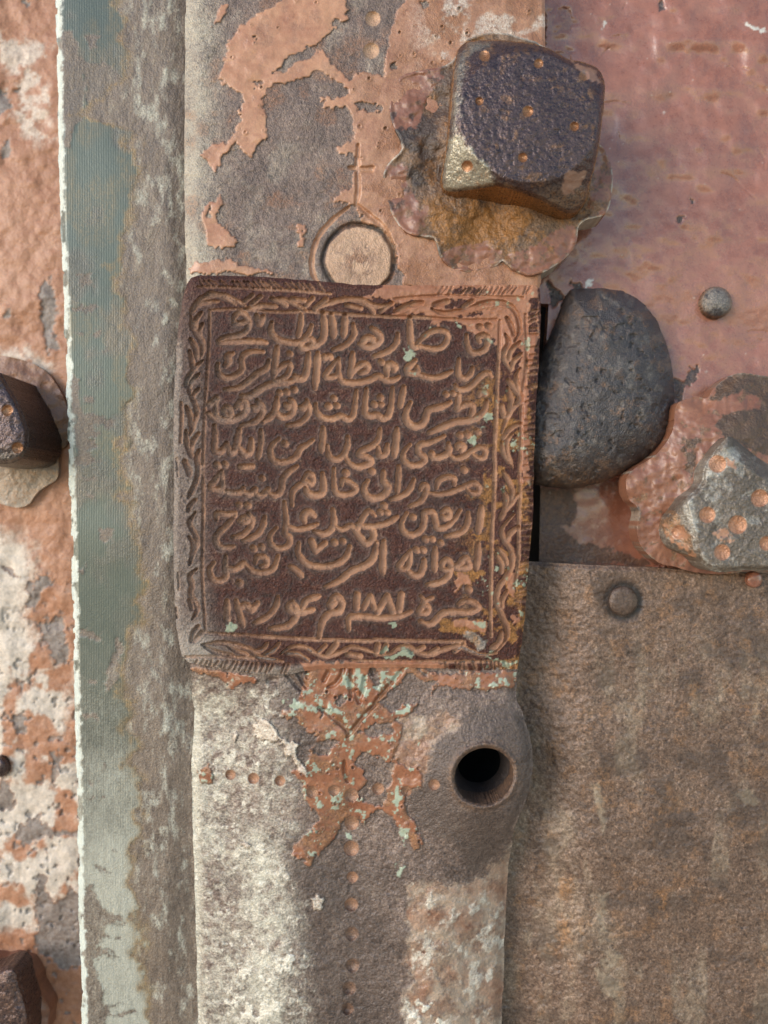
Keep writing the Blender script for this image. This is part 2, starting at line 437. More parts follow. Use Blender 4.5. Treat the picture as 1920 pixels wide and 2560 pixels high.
bare = flat_paint(g, [
    ('E', [(490, 540), (520, 510), (555, 540), (530, 575)]), ('E', [(500, 270), (510, 245), (525, 250), (510, 270)]),
    ('E', [(200, 1370), (225, 1350), (230, 1400), (215, 1410)]),
    ('E', [(690, 430), (720, 380), (800, 340), (900, 310), (960, 300), (860, 370), (740, 420)]),
    ('E', [(1150, 680), (1220, 660), (1320, 680), (1310, 740), (1220, 720), (1180, 730)]),
    ('E', [(1400, 1740), (1440, 1740), (1490, 1790), (1450, 1840), (1400, 1800)]),
    ('E', [(1380, 420), (1420, 400), (1430, 440), (1400, 450)]),
    ('E', [(1560, 0), (1640, 0), (1640, 40), (1600, 60)]), ('E', [(1290, 210), (1330, 230), (1310, 320), (1290, 270)])], amp=5)
paint = paint * (1 - bare)
bl = g.blisters(95, 5, 71, paint)
speck = sstep(.75, .3, bl)
paint = paint * (1 - .75 * speck * (vnoise(U, V, 40, 72) > .5))
disc_c = (897, 648)
q = np.hypot(U - disc_c[0], V - disc_c[1]) + (fbm(U, V, 34, 3, 44) - .5) * 12
discm = sstep(82, 79, q)
gro = g.strokes([tr('E', p) for p in [
    [(1120, 1340), (1010, 1430), (920, 1540), (880, 1680), (890, 1780), (930, 1850)],
    [(1180, 1330), (1260, 1400), (1350, 1480), (1400, 1600), (1410, 1700)],
    [(1180, 940), (1176, 1090), (1180, 1230), (1165, 1330)], [(1120, 1085), (1200, 1092), (1280, 1085)], [(1190, 1105), (1270, 1105)]]], 7, seed=3)
gm = sstep(1.15, .8, gro)
ring = np.exp(-((q - 88) / 5) ** 2)
dq = g.dots([(932, 47, 19), (928, 127, 20)])
dm = sstep(1.06, .94, dq)
left_edge = sstep(46, 0, U - 466)
Hh = (fbm(U, V, 130, 3, 8) - .5) * 10 + (fbm(U, V, 13, 3, 9) - .5) * 3.6 * (1 - .6 * paint) + paint * 3.2
Hh += paint * (fbm(U, V, 34, 2, 12) - .5) * 4
Hh += 1.8 * np.exp(-((bl - .9) / .35) ** 2) - 2.0 * speck
Hh -= left_edge ** 2 * 10 + sstep(8, 0, sd) * 4
Hh -= 8 * np.clip(1 - gro ** 2, 0, 1) + 9 * ring - discm * 2.0
Hh -= 9 * np.clip(1 - dq ** 2, 0, 1) ** .7
rimr = sstep(120, 260, U - 1000) * sstep(120, 0, np.abs(V - 90)) * 0
pale = np.clip(sstep(130, 0, U - 462) * .95 * (.3 + fbm(U, V, 60, 3, 14)), 0, 1) * (1 - paint)
pale = np.maximum(pale, (1 - paint) * .22 * sstep(.5, .75, fbm(U, V, 60, 4, 15)))
orange = .35 * sstep(.58, .75, fbm(U, V, 70, 4, 16)) * (1 - paint)
stain = sstep(75, 5, np.hypot(U - 892, V - 655)) * sstep(.44, .56, fbm(U, V, 20, 3, 17))
orange = np.maximum(orange, .8 * stain * discm)
brn = paint * np.clip(sstep(880, 1060, U + .2 * V) * .42 + .6 * sstep(.45, .62, fbm(U, V, 55, 4, 26)) * sstep(820, 960, U), 0, .85)
brn = np.maximum(brn, paint * .35 * sstep(.52, .66, fbm(U, V, 40, 4, 27)))
lip_shade = np.clip(4 * flat_edge(paint), 0, 1)  # painted shadow line beside each flake
orange = np.maximum(orange, brn)
painted_sheen = .4 * sstep(1000, 1120, U) * sstep(260, 120, V) * sstep(.46, .62, fbm(U, V, 44, 5, 18))  # sky reflection on the glossy paint, put in as white colour
gid = np.zeros(U.shape, int); gid[discm > .5] = 1; gid[dq < 1] = 2
sdn = sd
main, ob = sheet('upper_section', g, poly, 0.0, Hh, dict(paint=np.maximum(paint * (1 - dm) * (1 - discm) * (1 - .75 * brn), gm * .5 * sstep(1000, 860, U)), pale=np.maximum(pale * (1 - gm), 0), white=painted_sheen, orange=np.maximum(orange, .0), dark=np.maximum(ring * .8, lip_shade * .65) * (1 - discm), groove=np.maximum(np.maximum(dm, discm * (1 - .8 * stain)), gm * .6)),
                 m_bar, bar, .012, gid, {1: 'rivet_head', 2: 'dimple'}, sd=sdn)
tag(ob[1], 'pale round rivet head flush with the bar above the plaque', None)

# ---- lower section with the hole
poly = tr('S', [(484, 1625), (600, 1600), (1000, 1600), (1270, 1600), (1291, 1690), (1291, 1740), (1306, 1782), (1326, 1842), (1333, 1910), (1322, 1978), (1303, 2028), (1287, 2072), (1274, 2146), (1268, 2200), (1260, 2403), (1254, 2560), (1250, 2700), (500, 2700), (495, 2560), (489, 2300), (483, 2100), (479, 1900), (486, 1800), (478, 1700)])
poly = spline(poly, 4, True)
g = Grid(465, 1590, 1345, 2700, 2.4)
U, V = g.U, g.V
sd = sdf(poly, U, V) + (fbm(U, V, 34, 3, 33) - .5) * 6
hc = (1210, 1940); ha = math.radians(-25)
hx = (U - hc[0]) * math.cos(ha) + (V - hc[1]) * math.sin(ha); hy = -(U - hc[0]) * math.sin(ha) + (V - hc[1]) * math.cos(ha)
hr = np.hypot(hx / 74, hy / 69)
paint = flat_paint(g, [
    ('L', [(-110, 140), (0, 50), (640, 50), (860, 170), (870, 250), (720, 340), (690, 390), (560, 480), (610, 520), (600, 600), (540, 740), (620, 820), (740, 830), (740, 960), (640, 1000), (620, 1100), (690, 1220), (760, 1400), (700, 1450), (640, 1300), (520, 1180), (440, 1130), (330, 1240), (200, 1180), (110, 1350), (-30, 1480), (-90, 1560), (-120, 1500), (-200, 1470), (-190, 1400), (-80, 1300), (0, 1190), (-120, 1060), (-130, 950), (-200, 860), (-130, 820), (-60, 700), (-20, 600), (-120, 520), (-200, 450), (-280, 440), (-270, 400), (-170, 390)]),
    ('K', [(120, 100), (250, 115), (400, 140), (560, 160), (690, 180), (750, 220), (700, 250), (600, 260), (510, 290), (470, 250), (350, 190), (200, 150)]),
    ('K', [(200, 1030), (290, 970), (320, 1040), (325, 1140), (230, 1130)]),
    ('L', [(680, 60), (860, 120), (1000, 130), (1450, 110), (1440, 230), (1200, 240), (900, 230), (860, 180)])], soft=3.5, amp=3.5)
flake = flat_paint(g, [
    ('K', [(710, 620), (770, 575), (840, 585), (890, 640), (920, 700), (990, 740), (1000, 770), (1060, 770), (1100, 800), (1095, 880), (1110, 930), (1170, 1000), (1180, 1080), (1100, 1040), (1080, 960), (1040, 900), (970, 890), (990, 840), (950, 770), (880, 770), (800, 760), (740, 740), (710, 690)]),
    ('K', [(510, 700), (550, 690), (570, 710), (530, 770), (510, 760)]), ('M', [(660, 400), (690, 380), (710, 400), (700, 450), (670, 450)]),
    ('K', [(590, 1690), (640, 1680), (660, 1720), (640, 1740)])], soft=3, amp=2.5)
bare = flat_paint(g, [
    ('L', [(650, 130), (860, 190), (850, 250), (760, 320), (620, 370), (540, 430), (430, 350), (500, 270), (590, 190)]),
    ('L', [(380, 490), (540, 490), (560, 560), (430, 600), (300, 570)]),
    ('L', [(290, 700), (400, 740), (460, 760), (550, 790), (530, 880), (510, 960), (480, 1080), (420, 1110), (300, 1060), (290, 980), (340, 950), (320, 850), (265, 800)]),
    ('L', [(370, 80), (430, 100), (440, 220), (390, 240), (350, 150)]), ('L', [(120, 330), (160, 280), (200, 320), (150, 380)]),
    ('K', [(1280, 490), (1340, 470), (1360, 540), (1310, 550)]), ('L', [(-50, 640), (60, 620), (140, 640), (60, 720), (-40, 720)])], amp=4)
paint = paint * (1 - bare)
bl = g.blisters(110, 5, 171, paint)
speck = sstep(.75, .3, bl)
paint = paint * (1 - speck * .8 * (vnoise(U, V, 40, 72) > .45))
mint = flat_paint(g, [
    ('L', [(440, 100), (520, 110), (640, 60), (620, 120), (560, 200), (520, 210), (480, 170), (450, 180)]), ('L', [(170, 130), (220, 130), (240, 250), (200, 270), (160, 220)]),
    ('L', [(250, 100), (330, 100), (340, 220), (380, 250), (330, 300), (260, 200)]), ('L', [(0, 310), (80, 360), (160, 430), (140, 460), (60, 420), (0, 370)]),
    ('L', [(540, 960), (600, 960), (630, 1050), (570, 1150), (540, 1040)]), ('L', [(600, 1260), (660, 1280), (640, 1400), (600, 1330)]),
    ('L', [(540, 440), (680, 360), (680, 400), (580, 470)]), ('L', [(380, 240), (430, 230), (470, 270), (430, 270)]), ('L', [(270, 370), (320, 350), (330, 400), (260, 400)]),
    ('L', [(40, 1050), (130, 1020), (150, 1060), (80, 1090)]), ('K', [(960, 390), (1100, 400), (1270, 460), (1240, 500), (1080, 510), (960, 450)]),
    ('K', [(1280, 370), (1350, 400), (1500, 510), (1480, 550), (1380, 480), (1290, 430)]), ('K', [(1190, 1010), (1240, 990), (1250, 1040), (1190, 1080)]),
    ('K', [(1210, 1340), (1330, 1260), (1290, 1330), (1240, 1390)]), ('K', [(1360, 1290), (1450, 1270), (1510, 1240), (1500, 1300), (1400, 1330)]), ('K', [(1340, 1180), (1400, 1190), (1370, 1230)]),
    ('L', [(720, 620), (750, 600), (740, 660), (700, 700)]), ('L', [(585, 1540), (620, 1560), (600, 1640), (580, 1600)]), ('K', [(1540, 1590), (1610, 1560), (1600, 1640), (1550, 1640)])], soft=2.5, amp=6, seed=9)
near_red = sstep(-40, 30, paint * 60 - 30)
mint = np.maximum(mint * sstep(.34, .42, vnoise(U, V, 12, 175)), paint * sstep(.69, .73, fbm(U, V, 15, 3, 176)) * .9)
# palm-frond grooves
gro = g.strokes([tr('L', p) for p in [
    [(-10, 380), (60, 420), (120, 470), (180, 520), (205, 570)], [(430, 340), (320, 450), (240, 550), (200, 600)], [(640, 60), (570, 150), (470, 270), (400, 350)],
    [(230, 90), (225, 190), (235, 300)], [(170, 30), (165, 120), (120, 200), (60, 230)], [(390, 60), (395, 130)], [(330, 150), (320, 240), (290, 320)], [(260, 260), (290, 340)],
    [(180, 780), (185, 860), (205, 930)], [(60, 120), (30, 180)]]] +
    [tr('K', p) for p in [[(970, 80), (1010, 170), (1130, 310)], [(1080, 80), (1105, 160), (1170, 280)], [(1180, 90), (1185, 190)], [(1130, 90), (1120, 180)], [(840, 225), (900, 215)]]], 7.5, seed=4)
gm = sstep(1.15, .8, gro)
DOT = [(576, 1937, 13), (634, 1946, 14), (700, 1952, 13), (780, 1980, 15), (835, 1976, 14), (879, 1988, 17), (945, 1972, 15), (1016, 1978, 13), (1085, 1962, 14), (879, 2058, 18), (878, 2121, 19), (881, 2193, 14), (878, 2262, 17), (879, 2335, 17), (881, 2414, 17), (873, 2471, 17), (869, 2522, 15)]
dq = g.dots(DOT)
dm = sstep(1.06, .94, dq)
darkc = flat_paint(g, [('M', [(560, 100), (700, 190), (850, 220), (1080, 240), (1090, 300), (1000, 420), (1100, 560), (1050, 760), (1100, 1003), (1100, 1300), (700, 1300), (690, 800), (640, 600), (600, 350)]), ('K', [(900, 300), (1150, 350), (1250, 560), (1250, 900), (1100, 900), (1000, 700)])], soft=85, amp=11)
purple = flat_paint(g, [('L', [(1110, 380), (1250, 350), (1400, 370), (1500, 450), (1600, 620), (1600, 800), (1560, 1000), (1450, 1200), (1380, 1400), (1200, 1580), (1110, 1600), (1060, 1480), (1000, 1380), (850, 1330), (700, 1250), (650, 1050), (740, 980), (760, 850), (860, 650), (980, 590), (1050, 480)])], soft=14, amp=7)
pink = flat_paint(g, [('M', [(1110, 330), (1400, 330), (1500, 290), (1600, 170), (1640, 150), (1600, 700), (1560, 1300), (1120, 1300), (1100, 900), (1150, 800), (1100, 700), (1120, 560), (1120, 400)]), ('L', [(620, 430), (760, 450), (980, 420), (1050, 480), (860, 650), (760, 850), (740, 980), (560, 950), (540, 780), (600, 600)])], soft=22, amp=9)
palem = flat_paint(g, [('M', [(60, -300), (400, -300), (480, 0), (560, 0), (610, 300), (640, 700), (660, 1300), (60, 1300)]), ('K', [(60, 240), (950, 250), (1000, 560), (1080, 1000), (1100, 1250), (900, 1500), (60, 1600)])], soft=90, amp=10)
mott = .5 * fbm(U, V, 46, 5, 61) + .5 * fbm(U, V, 14, 3, 62)
pale = palem * np.clip((mott - .3) * 2.6, 0, 1) * .72 * (1 - darkc) * (.75 + .25 * sstep(720, 520, U))  # dust plus light on the left-facing flank, both put into the pale colour
pale = np.maximum(pale, .85 * sstep(40, 4, U - 484) * sstep(1700, 1800, V))
pale = np.maximum(pale, .9 * np.exp(-((U - 655 - (V - 2200) * .06) / 75) ** 2) * sstep(1950, 2150, V) * np.clip((mott - .2) * 2.4, 0, 1) * (1 - darkc))  # brightest stripe of the lit flank, painted pale
white = flat_paint(g, [('M', [(250, 740), (330, 720), (420, 780), (500, 740), (480, 690), (560, 660), (540, 760), (440, 820), (380, 800), (280, 780)]), ('M', [(220, 880), (330, 850), (440, 850), (500, 900), (480, 960), (420, 1003), (420, 1200), (330, 1203), (300, 930)]), ('M', [(390, 330), (440, 320), (440, 350), (400, 370)]), ('M', [(1110, 900), (1200, 880), (1300, 1003), (1300, 1100), (1120, 1100)])], soft=10, amp=11)
white = white * sstep(.46, .56, fbm(U, V, 17, 3, 64))
white = np.maximum(white, palem * sstep(.64, .74, fbm(U, V, 24, 4, 65)) * .5)
white = np.maximum(white, pink * sstep(.55, .72, fbm(U, V * .8 + U * .4, 30, 5, 66)) * .6 * sstep(2150, 2250, V))
white = np.maximum(white, flake * .55)
# relief
prof = -72 * sstep(290, 0, U - 480) ** 1.3 - 18 * np.exp(-((U - 880) / 100) ** 2) * sstep(1800, 2100, V) - 70 * sstep(1060, 1300, U) ** 1.5 * sstep(2020, 2220, V)
prof = prof * sstep(1640, 1800, V) + -30 * sstep(150, 0, U - 478) * sstep(1800, 1640, V)
boss = 46 * np.exp(-(np.hypot(U - hc[0], (V - hc[1]) * .8) / 130) ** 2)
Hh = prof + boss + (fbm(U, V, 150, 3, 18) - .5) * 12 + (fbm(U, V, 13, 3, 19) - .5) * 4.6 * (1 - .5 * paint) * (1 - .4 * purple)
Hh += paint * 3.6 + flake * 5 + mint * .8 + white * 2.5 + pink * (fbm(U, V, 34, 4, 20) - .5) * 9 + paint * (fbm(U, V, 30, 3, 21) - .5) * 5
Hh += 2.6 * np.exp(-((bl - .9) / .35) ** 2) - 2.4 * speck
Hh -= sstep(36, 0, sd) ** 2 * 14
Hh -= 9 * np.clip(1 - gro ** 2, 0, 1)
Hh -= 12 * np.clip(1 - dq ** 2, 0, 1) ** .7
Hh -= 9 * sstep(1.12, .96, hr) ** 2
Hh += 4 * np.exp(-((hr - 1.14) / .08) ** 2) * (.4 + 1.2 * fbm(U, V, 40, 2, 25))
brn = paint * sstep(.46, .6, fbm(U, V, 36, 4, 28)) * .9
lip_shade = np.clip(4 * flat_edge(np.maximum(paint, flake)), 0, 1)
gid = np.zeros(U.shape, int)
names = {}
for i, (x, y, r) in enumerate(DOT):
    gid[np.hypot(U - x, V - y) < r] = i + 1; names[i + 1] = 'dimple'
main, ob = sheet('lower_section', g, poly, 0.0, Hh, dict(paint=np.maximum(paint * (1 - .7 * brn), pink * (.28 + .3 * sstep(.4, .65, fbm(U, V, 60, 4, 23)))) * (1 - dm), mint=mint * (1 - dm), pale=np.maximum(pale * (1 - paint), pink * (.25 + .5 * sstep(.35, .65, fbm(U, V, 38, 4, 24))) * (1 - paint)), dark=np.maximum(np.maximum(darkc * .35, purple * .45) * (1 - paint), lip_shade * .6), orange=pink * .22 + brn * .6 + sstep(1.5, 1.0, hr) * .15, groove=np.maximum(np.maximum(dm * sstep(2300, 2240, V), dm * .35), flake * .8), white=white * (1 - dm)),
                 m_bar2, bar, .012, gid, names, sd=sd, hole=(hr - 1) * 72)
# the bore of the hole
def bore(name, mat, rings, parent, nseg=72, cap=True):
    co = []; quads = []
    for (k, y, wob) in rings:
        for i in range(nseg):
            a = 2 * math.pi * i / nseg
            rx, ry = 74 * k * (1 + wob * math.sin(3 * a + 1)), 69 * k * (1 + wob * math.cos(2 * a))
            u = hc[0] + rx * math.cos(a) * math.cos(ha) - ry * math.sin(a) * math.sin(ha)
            v = hc[1] + rx * math.cos(a) * math.sin(ha) + ry * math.sin(a) * math.cos(ha)
            x, _, z = P(u, v, -.003); co.append((x, y, z))
    for r in range(len(rings) - 1):
        for i in range(nseg):
            j = (i + 1) % nseg
            quads.append((r * nseg + i, (r + 1) * nseg + i, (r + 1) * nseg + j, r * nseg + j))
    n = len(co); a = np.array(co[-nseg:]).mean(0); co.append(tuple(a))
    tris = [((len(rings) - 1) * nseg + (i + 1) % nseg, (len(rings) - 1) * nseg + i, n) for i in range(nseg)]
    return make_mesh(name, co, quads, mat, parent, tris=tris if cap else None)
bore('bolt_hole', m_dome, [(1.03, .002, .02), (.97, .005, .03), (.88, .012, .012), (.77, .024, .01), (.77, .0245, .01)], main, cap=False)
m_black = plain('black_hollow_shade', (.006, .005, .005), (.01, .008, .007), 20, .95)  # near-black colour stands in for the deep shade inside the hole
bore('hole_depth_shade', m_black, [(.77, .0243, .01), (1.0, .026, 0), (1.05, .095, 0)], main)

# ---- inscription plaque
poly = tr('S', [(468, 708), (478, 694), (500, 688), (640, 691), (760, 700), (900, 712), (1100, 714), (1250, 712), (1335, 712), (1350, 722), (1352, 780), (1347, 900), (1340, 1010), (1336, 1120), (1332, 1300), (1322, 1400), (1316, 1500), (1306, 1600), (1292, 1672), (1200, 1676), (1120, 1672), (1000, 1668), (800, 1672), (712, 1686), (640, 1684), (560, 1672), (470, 1656), (455, 1640), (446, 1600), (438, 1540), (434, 1400), (433, 1310), (436, 1235), (433, 1100), (434, 1000), (441, 880), (448, 800), (458, 740)])
g = Grid(425, 680, 1360, 1695, 2.0)
U, V = g.U, g.V
sd = sdf(poly, U, V) + (fbm(U, V, 24, 3, 35) - .5) * 4
ROWS = []
ROWS.append([('A', p) for p in [
    [(560, 480), (545, 455), (580, 410), (630, 415), (665, 465), (670, 510), (640, 565), (570, 595), (470, 610), (415, 640)], [(545, 495), (600, 492), (650, 480)], [(420, 655), (520, 645), (640, 640), (760, 645), (815, 655)],
    [(735, 425), (750, 470), (762, 505)], [(792, 432), (775, 470), (762, 505)], [(860, 490), (855, 560), (900, 620), (990, 650), (1080, 655), (1100, 640)], [(1105, 420), (1100, 510), (1080, 600)],
    [(1190, 510), (1165, 580), (1110, 645), (1105, 690), (1150, 695), (1205, 655), (1180, 622), (1120, 640)], [(1285, 400), (1297, 520), (1285, 620), (1220, 675), (1150, 690)],
    [(1355, 420), (1370, 520), (1372, 605)], [(1468, 420), (1465, 510), (1455, 600)], [(1535, 500), (1545, 580), (1500, 650), (1440, 690), (1370, 712)]]] +
    [('B', p) for p in [[(160, 530), (210, 570), (235, 620), (200, 665), (130, 690), (60, 665)], [(75, 660), (120, 615), (165, 620), (185, 655)], [(378, 580), (370, 650), (320, 710), (250, 745), (185, 765)],
    [(480, 440), (480, 560), (490, 660), (520, 690), (570, 680)], [(530, 680), (560, 640), (640, 570), (720, 550), (785, 575), (790, 630), (745, 690), (670, 705), (590, 690), (530, 690)],
    [(950, 590), (955, 660), (985, 730), (1050, 735), (1110, 700), (1125, 620), (1090, 590), (1045, 610), (1060, 650)], [(1055, 520), (1065, 525)], [(1125, 510), (1135, 515)]]])
ROWS.append([('A', p) for p in [
    [(790, 730), (720, 725), (640, 745), (610, 800), (615, 870), (570, 920), (490, 945), (430, 920), (410, 870), (415, 830)], [(535, 745), (490, 770), (505, 805), (475, 845)],
    [(835, 800), (815, 870), (740, 910), (660, 980), (580, 1030), (470, 1040)], [(905, 690), (895, 780), (878, 940)], [(878, 930), (920, 870), (985, 825), (1015, 850), (990, 920), (940, 955), (880, 965)],
    [(1165, 740), (1155, 860), (1125, 945), (1065, 950), (1050, 930)], [(1060, 955), (1000, 980), (920, 985), (820, 1010), (740, 1060), (680, 1095), (610, 1095)],
    [(1005, 742), (1015, 748)], [(1242, 740), (1235, 860), (1220, 1030)], [(922, 1068), (930, 1074)], [(980, 1060), (990, 1066)], [(1040, 1042), (1050, 1046)], [(1296, 772), (1304, 778)], [(1336, 768), (1346, 774)],
    [(1395, 800), (1325, 890), (1305, 935), (1360, 938), (1410, 910), (1415, 780)], [(1415, 850), (1430, 960), (1500, 985), (1600, 982), (1690, 955), (1740, 930), (1810, 965), (1880, 960), (1916, 935)], [(1530, 740), (1525, 830), (1512, 935)]]] +
    [('B', p) for p in [[(-10, 925), (50, 850), (100, 828), (133, 855), (110, 890), (60, 905)], [(290, 925), (288, 850), (320, 830), (358, 858), (345, 885)], [(240, 810), (250, 818)],
    [(525, 800), (490, 835), (460, 865), (470, 900), (540, 905), (535, 850)], [(520, 905), (590, 930), (680, 945), (760, 925), (825, 890)],
    [(885, 790), (880, 870), (890, 930), (940, 950), (985, 910), (1000, 860)], [(1155, 935), (1130, 905), (1080, 920), (1010, 990), (950, 1035), (880, 1040), (855, 1005)]]])
ROWS.append([('A', p) for p in [
    [(400, 1120), (345, 1165)], [(415, 1120), (395, 1190), (405, 1260), (460, 1290), (515, 1270), (520, 1215), (485, 1190), (460, 1225), (490, 1255)], [(560, 1195), (600, 1165), (600, 1200)],
    [(590, 1140), (630, 1135), (652, 1190), (615, 1255), (540, 1292), (480, 1300), (400, 1290), (330, 1240)], [(700, 1185), (735, 1205), (745, 1165)], [(740, 1130), (782, 1190), (775, 1250), (720, 1310), (610, 1342)],
    [(905, 1110), (895, 1200), (860, 1260), (785, 1312)], [(895, 1210), (920, 1260), (980, 1272), (1030, 1235), (1042, 1165), (1010, 1120)], [(975, 1165), (1000, 1190), (1015, 1165)],
    [(1095, 1190), (1130, 1195), (1140, 1165)], [(1150, 1130), (1172, 1200), (1155, 1260), (1090, 1320), (990, 1340)], [(1225, 1165), (1230, 1220), (1280, 1275), (1360, 1285), (1430, 1260), (1490, 1290), (1535, 1255), (1552, 1150), (1562, 1050)],
    [(1370, 1112), (1380, 1120)], [(1325, 1178), (1335, 1184)], [(1396, 1172), (1404, 1178)]]] +
    [('B', p) for p in [[(120, 1040), (110, 1150), (110, 1240), (160, 1262), (205, 1252), (250, 1282), (300, 1260), (325, 1170), (335, 1030)], [(230, 1105), (240, 1112)], [(180, 1162), (190, 1168)], [(235, 1162), (245, 1168)], [(430, 1020), (415, 1100), (398, 1185)],
    [(485, 1150), (445, 1240), (460, 1310), (530, 1350), (600, 1310), (630, 1220), (700, 1195), (760, 1180), (815, 1148)], [(885, 1080), (880, 1140), (870, 1215)], [(880, 1210), (940, 1165), (995, 1170), (1000, 1220), (985, 1255)],
    [(1118, 1140), (1095, 1220), (1040, 1270), (960, 1300), (860, 1310), (780, 1340), (710, 1370), (635, 1402)], [(775, 1078), (785, 1084)], [(835, 1072), (845, 1078)], [(1050, 1090), (1075, 1060), (1110, 1080)]]])
ROWS.append([('A', p) for p in [
    [(385, 1340), (392, 1440), (385, 1540), (430, 1562), (470, 1525), (490, 1485)], [(490, 1500), (520, 1572), (562, 1530), (580, 1450), (592, 1370)], [(590, 1520), (640, 1582), (685, 1550), (690, 1460)], [(770, 1380), (772, 1480), (745, 1612)],
    [(920, 1450), (860, 1510), (850, 1580), (890, 1640), (980, 1642), (1060, 1600), (1100, 1530), (1150, 1500), (1205, 1458)], [(965, 1490), (975, 1494)], [(1285, 1360), (1285, 1450), (1273, 1555)],
    [(1320, 1510), (1340, 1600), (1400, 1622), (1460, 1580), (1490, 1500), (1490, 1430)], [(1470, 1590), (1500, 1650), (1570, 1685), (1640, 1668), (1686, 1640), (1646, 1602), (1586, 1580), (1616, 1545), (1696, 1510), (1746, 1450), (1756, 1370)]]] +
    [('B', p) for p in [[(215, 1520), (230, 1592), (280, 1572), (292, 1500)], [(372, 1370), (365, 1470), (350, 1595)],
    [(480, 1500), (430, 1560), (430, 1630), (490, 1672), (570, 1660), (605, 1612), (552, 1562), (562, 1500), (620, 1490), (700, 1460), (765, 1428)], [(798, 1490), (800, 1560), (740, 1600), (665, 1612)],
    [(800, 1570), (850, 1612), (920, 1600), (980, 1560), (1050, 1522), (1102, 1540), (1097, 1600), (1050, 1612), (1000, 1578)], [(870, 1530), (890, 1500), (925, 1515), (905, 1550)], [(890, 1418), (900, 1424)], [(950, 1412), (960, 1418)], [(1035, 1388), (1045, 1394)], [(660, 1575), (670, 1600)]]])
ROWS.append([('C', p) for p in [
    [(405, 10), (415, 18)], [(470, 0), (480, 8)], [(600, 25), (700, 20)], [(445, 60), (390, 140), (355, 195), (420, 212), (450, 180), (445, 70)], [(360, 205), (450, 230), (540, 242), (610, 232), (625, 200)], [(612, 230), (680, 252), (728, 205)],
    [(715, 235), (770, 268), (835, 205)], [(830, 240), (890, 262), (940, 220), (952, 130), (1000, 70), (1072, 18)], [(776, 118), (784, 124)], [(1028, 345), (1030, 250), (1060, 200), (1140, 152), (1190, 165), (1200, 110), (1160, 80), (1120, 140)],
    [(1280, 80), (1290, 170), (1280, 240), (1220, 262), (1160, 242), (1142, 195)], [(1375, 40), (1375, 140), (1388, 230), (1450, 257), (1530, 240), (1557, 200), (1500, 150), (1450, 130), (1438, 182)], [(1470, 72), (1480, 78)]]] +
    [('D', p) for p in [[(130, 140), (100, 200), (120, 260), (180, 287), (260, 262), (300, 200), (262, 140), (260, 60)], [(160, 58), (170, 64)], [(387, 20), (385, 120), (373, 235)], [(512, 130), (480, 210), (420, 262), (315, 297)],
    [(565, 215), (590, 175), (620, 190), (610, 240), (570, 312), (475, 352)], [(610, 232), (700, 252), (800, 240), (880, 210), (950, 180), (1010, 160), (1052, 190), (1042, 240), (980, 236), (952, 200)], [(700, 200), (720, 140), (780, 110), (842, 120), (848, 172)], [(926, 46), (934, 54)]]])
ROWS.append([('C', p) for p in [
    [(402, 465), (412, 412), (490, 420), (560, 408)], [(558, 430), (480, 520), (410, 590), (400, 650), (450, 697), (545, 685)], [(590, 475), (640, 445), (670, 470), (620, 490)], [(665, 410), (702, 470), (670, 540), (610, 592), (535, 607)], [(802, 440), (785, 520), (730, 592), (625, 637)],
    [(586, 338), (594, 344)], [(656, 342), (666, 348)], [(900, 530), (850, 590), (850, 660), (910, 702), (990, 682), (1012, 620), (970, 570), (980, 500), (975, 400), (963, 315)], [(985, 512), (1050, 542), (1140, 535), (1240, 498)], [(1132, 482), (1125, 420), (1170, 400), (1212, 432)],
    [(1212, 560), (1290, 582), (1350, 550), (1377, 480), (1365, 378)], [(1375, 510), (1440, 547), (1510, 512), (1566, 540), (1620, 440), (1666, 392), (1716, 430)]]] +
    [('D', p) for p in [[(-20, 510), (20, 540), (60, 600), (120, 662), (178, 610), (160, 530), (100, 520), (40, 500)], [(160, 517), (240, 507), (310, 482), (375, 438)], [(230, 398), (240, 404)], [(286, 400), (296, 406)], [(260, 343), (270, 349)],
    [(455, 408), (415, 480), (420, 552), (490, 592), (570, 552), (600, 470), (602, 405), (670, 402), (690, 470), (710, 532), (780, 522), (850, 462), (895, 385)], [(500, 438), (510, 444)], [(745, 400), (790, 380), (810, 430), (770, 450), (745, 430)], [(962, 405), (960, 490), (900, 572), (775, 602)], [(1072, 358), (1065, 450), (1048, 565)]]])
ROWS.append([('C', p) for p in [
    [(382, 820), (345, 880), (370, 952), (430, 972), (482, 930), (475, 850), (480, 765)], [(480, 870), (560, 872), (632, 818)], [(640, 830), (700, 890), (780, 902), (870, 872), (912, 765)], [(722, 822), (742, 772), (808, 780), (815, 835), (770, 850)], [(706, 698), (714, 704)], [(771, 688), (779, 694)],
    [(1085, 660), (1080, 740), (1140, 820), (1240, 852), (1370, 840), (1470, 782), (1507, 685)], [(1190, 640), (1225, 722)], [(1302, 658), (1225, 722)], [(1015, 850), (1060, 880), (1110, 932)], [(1376, 648), (1384, 654)], [(1446, 638), (1454, 644)],
    [(1305, 1022), (1420, 970), (1520, 890), (1620, 850), (1690, 800), (1716, 740), (1728, 655)]]] +
    [('D', p) for p in [[(262, 640), (255, 770), (255, 905)], [(485, 720), (430, 790), (388, 860), (450, 872), (480, 800), (485, 730)], [(450, 872), (500, 922), (560, 922), (590, 860), (597, 795)], [(530, 712), (540, 718)], [(585, 712), (595, 720)], [(690, 700), (685, 780), (685, 885)],
    [(745, 870), (750, 820), (790, 795), (822, 840), (800, 880), (750, 872)], [(830, 862), (790, 940), (720, 987), (625, 1002)], [(830, 860), (880, 840), (940, 780), (972, 850), (920, 862), (860, 868)], [(1047, 665), (1045, 760), (1030, 875)], [(606, 622), (614, 628)], [(661, 622), (669, 628)], [(731, 652), (739, 658)]]])
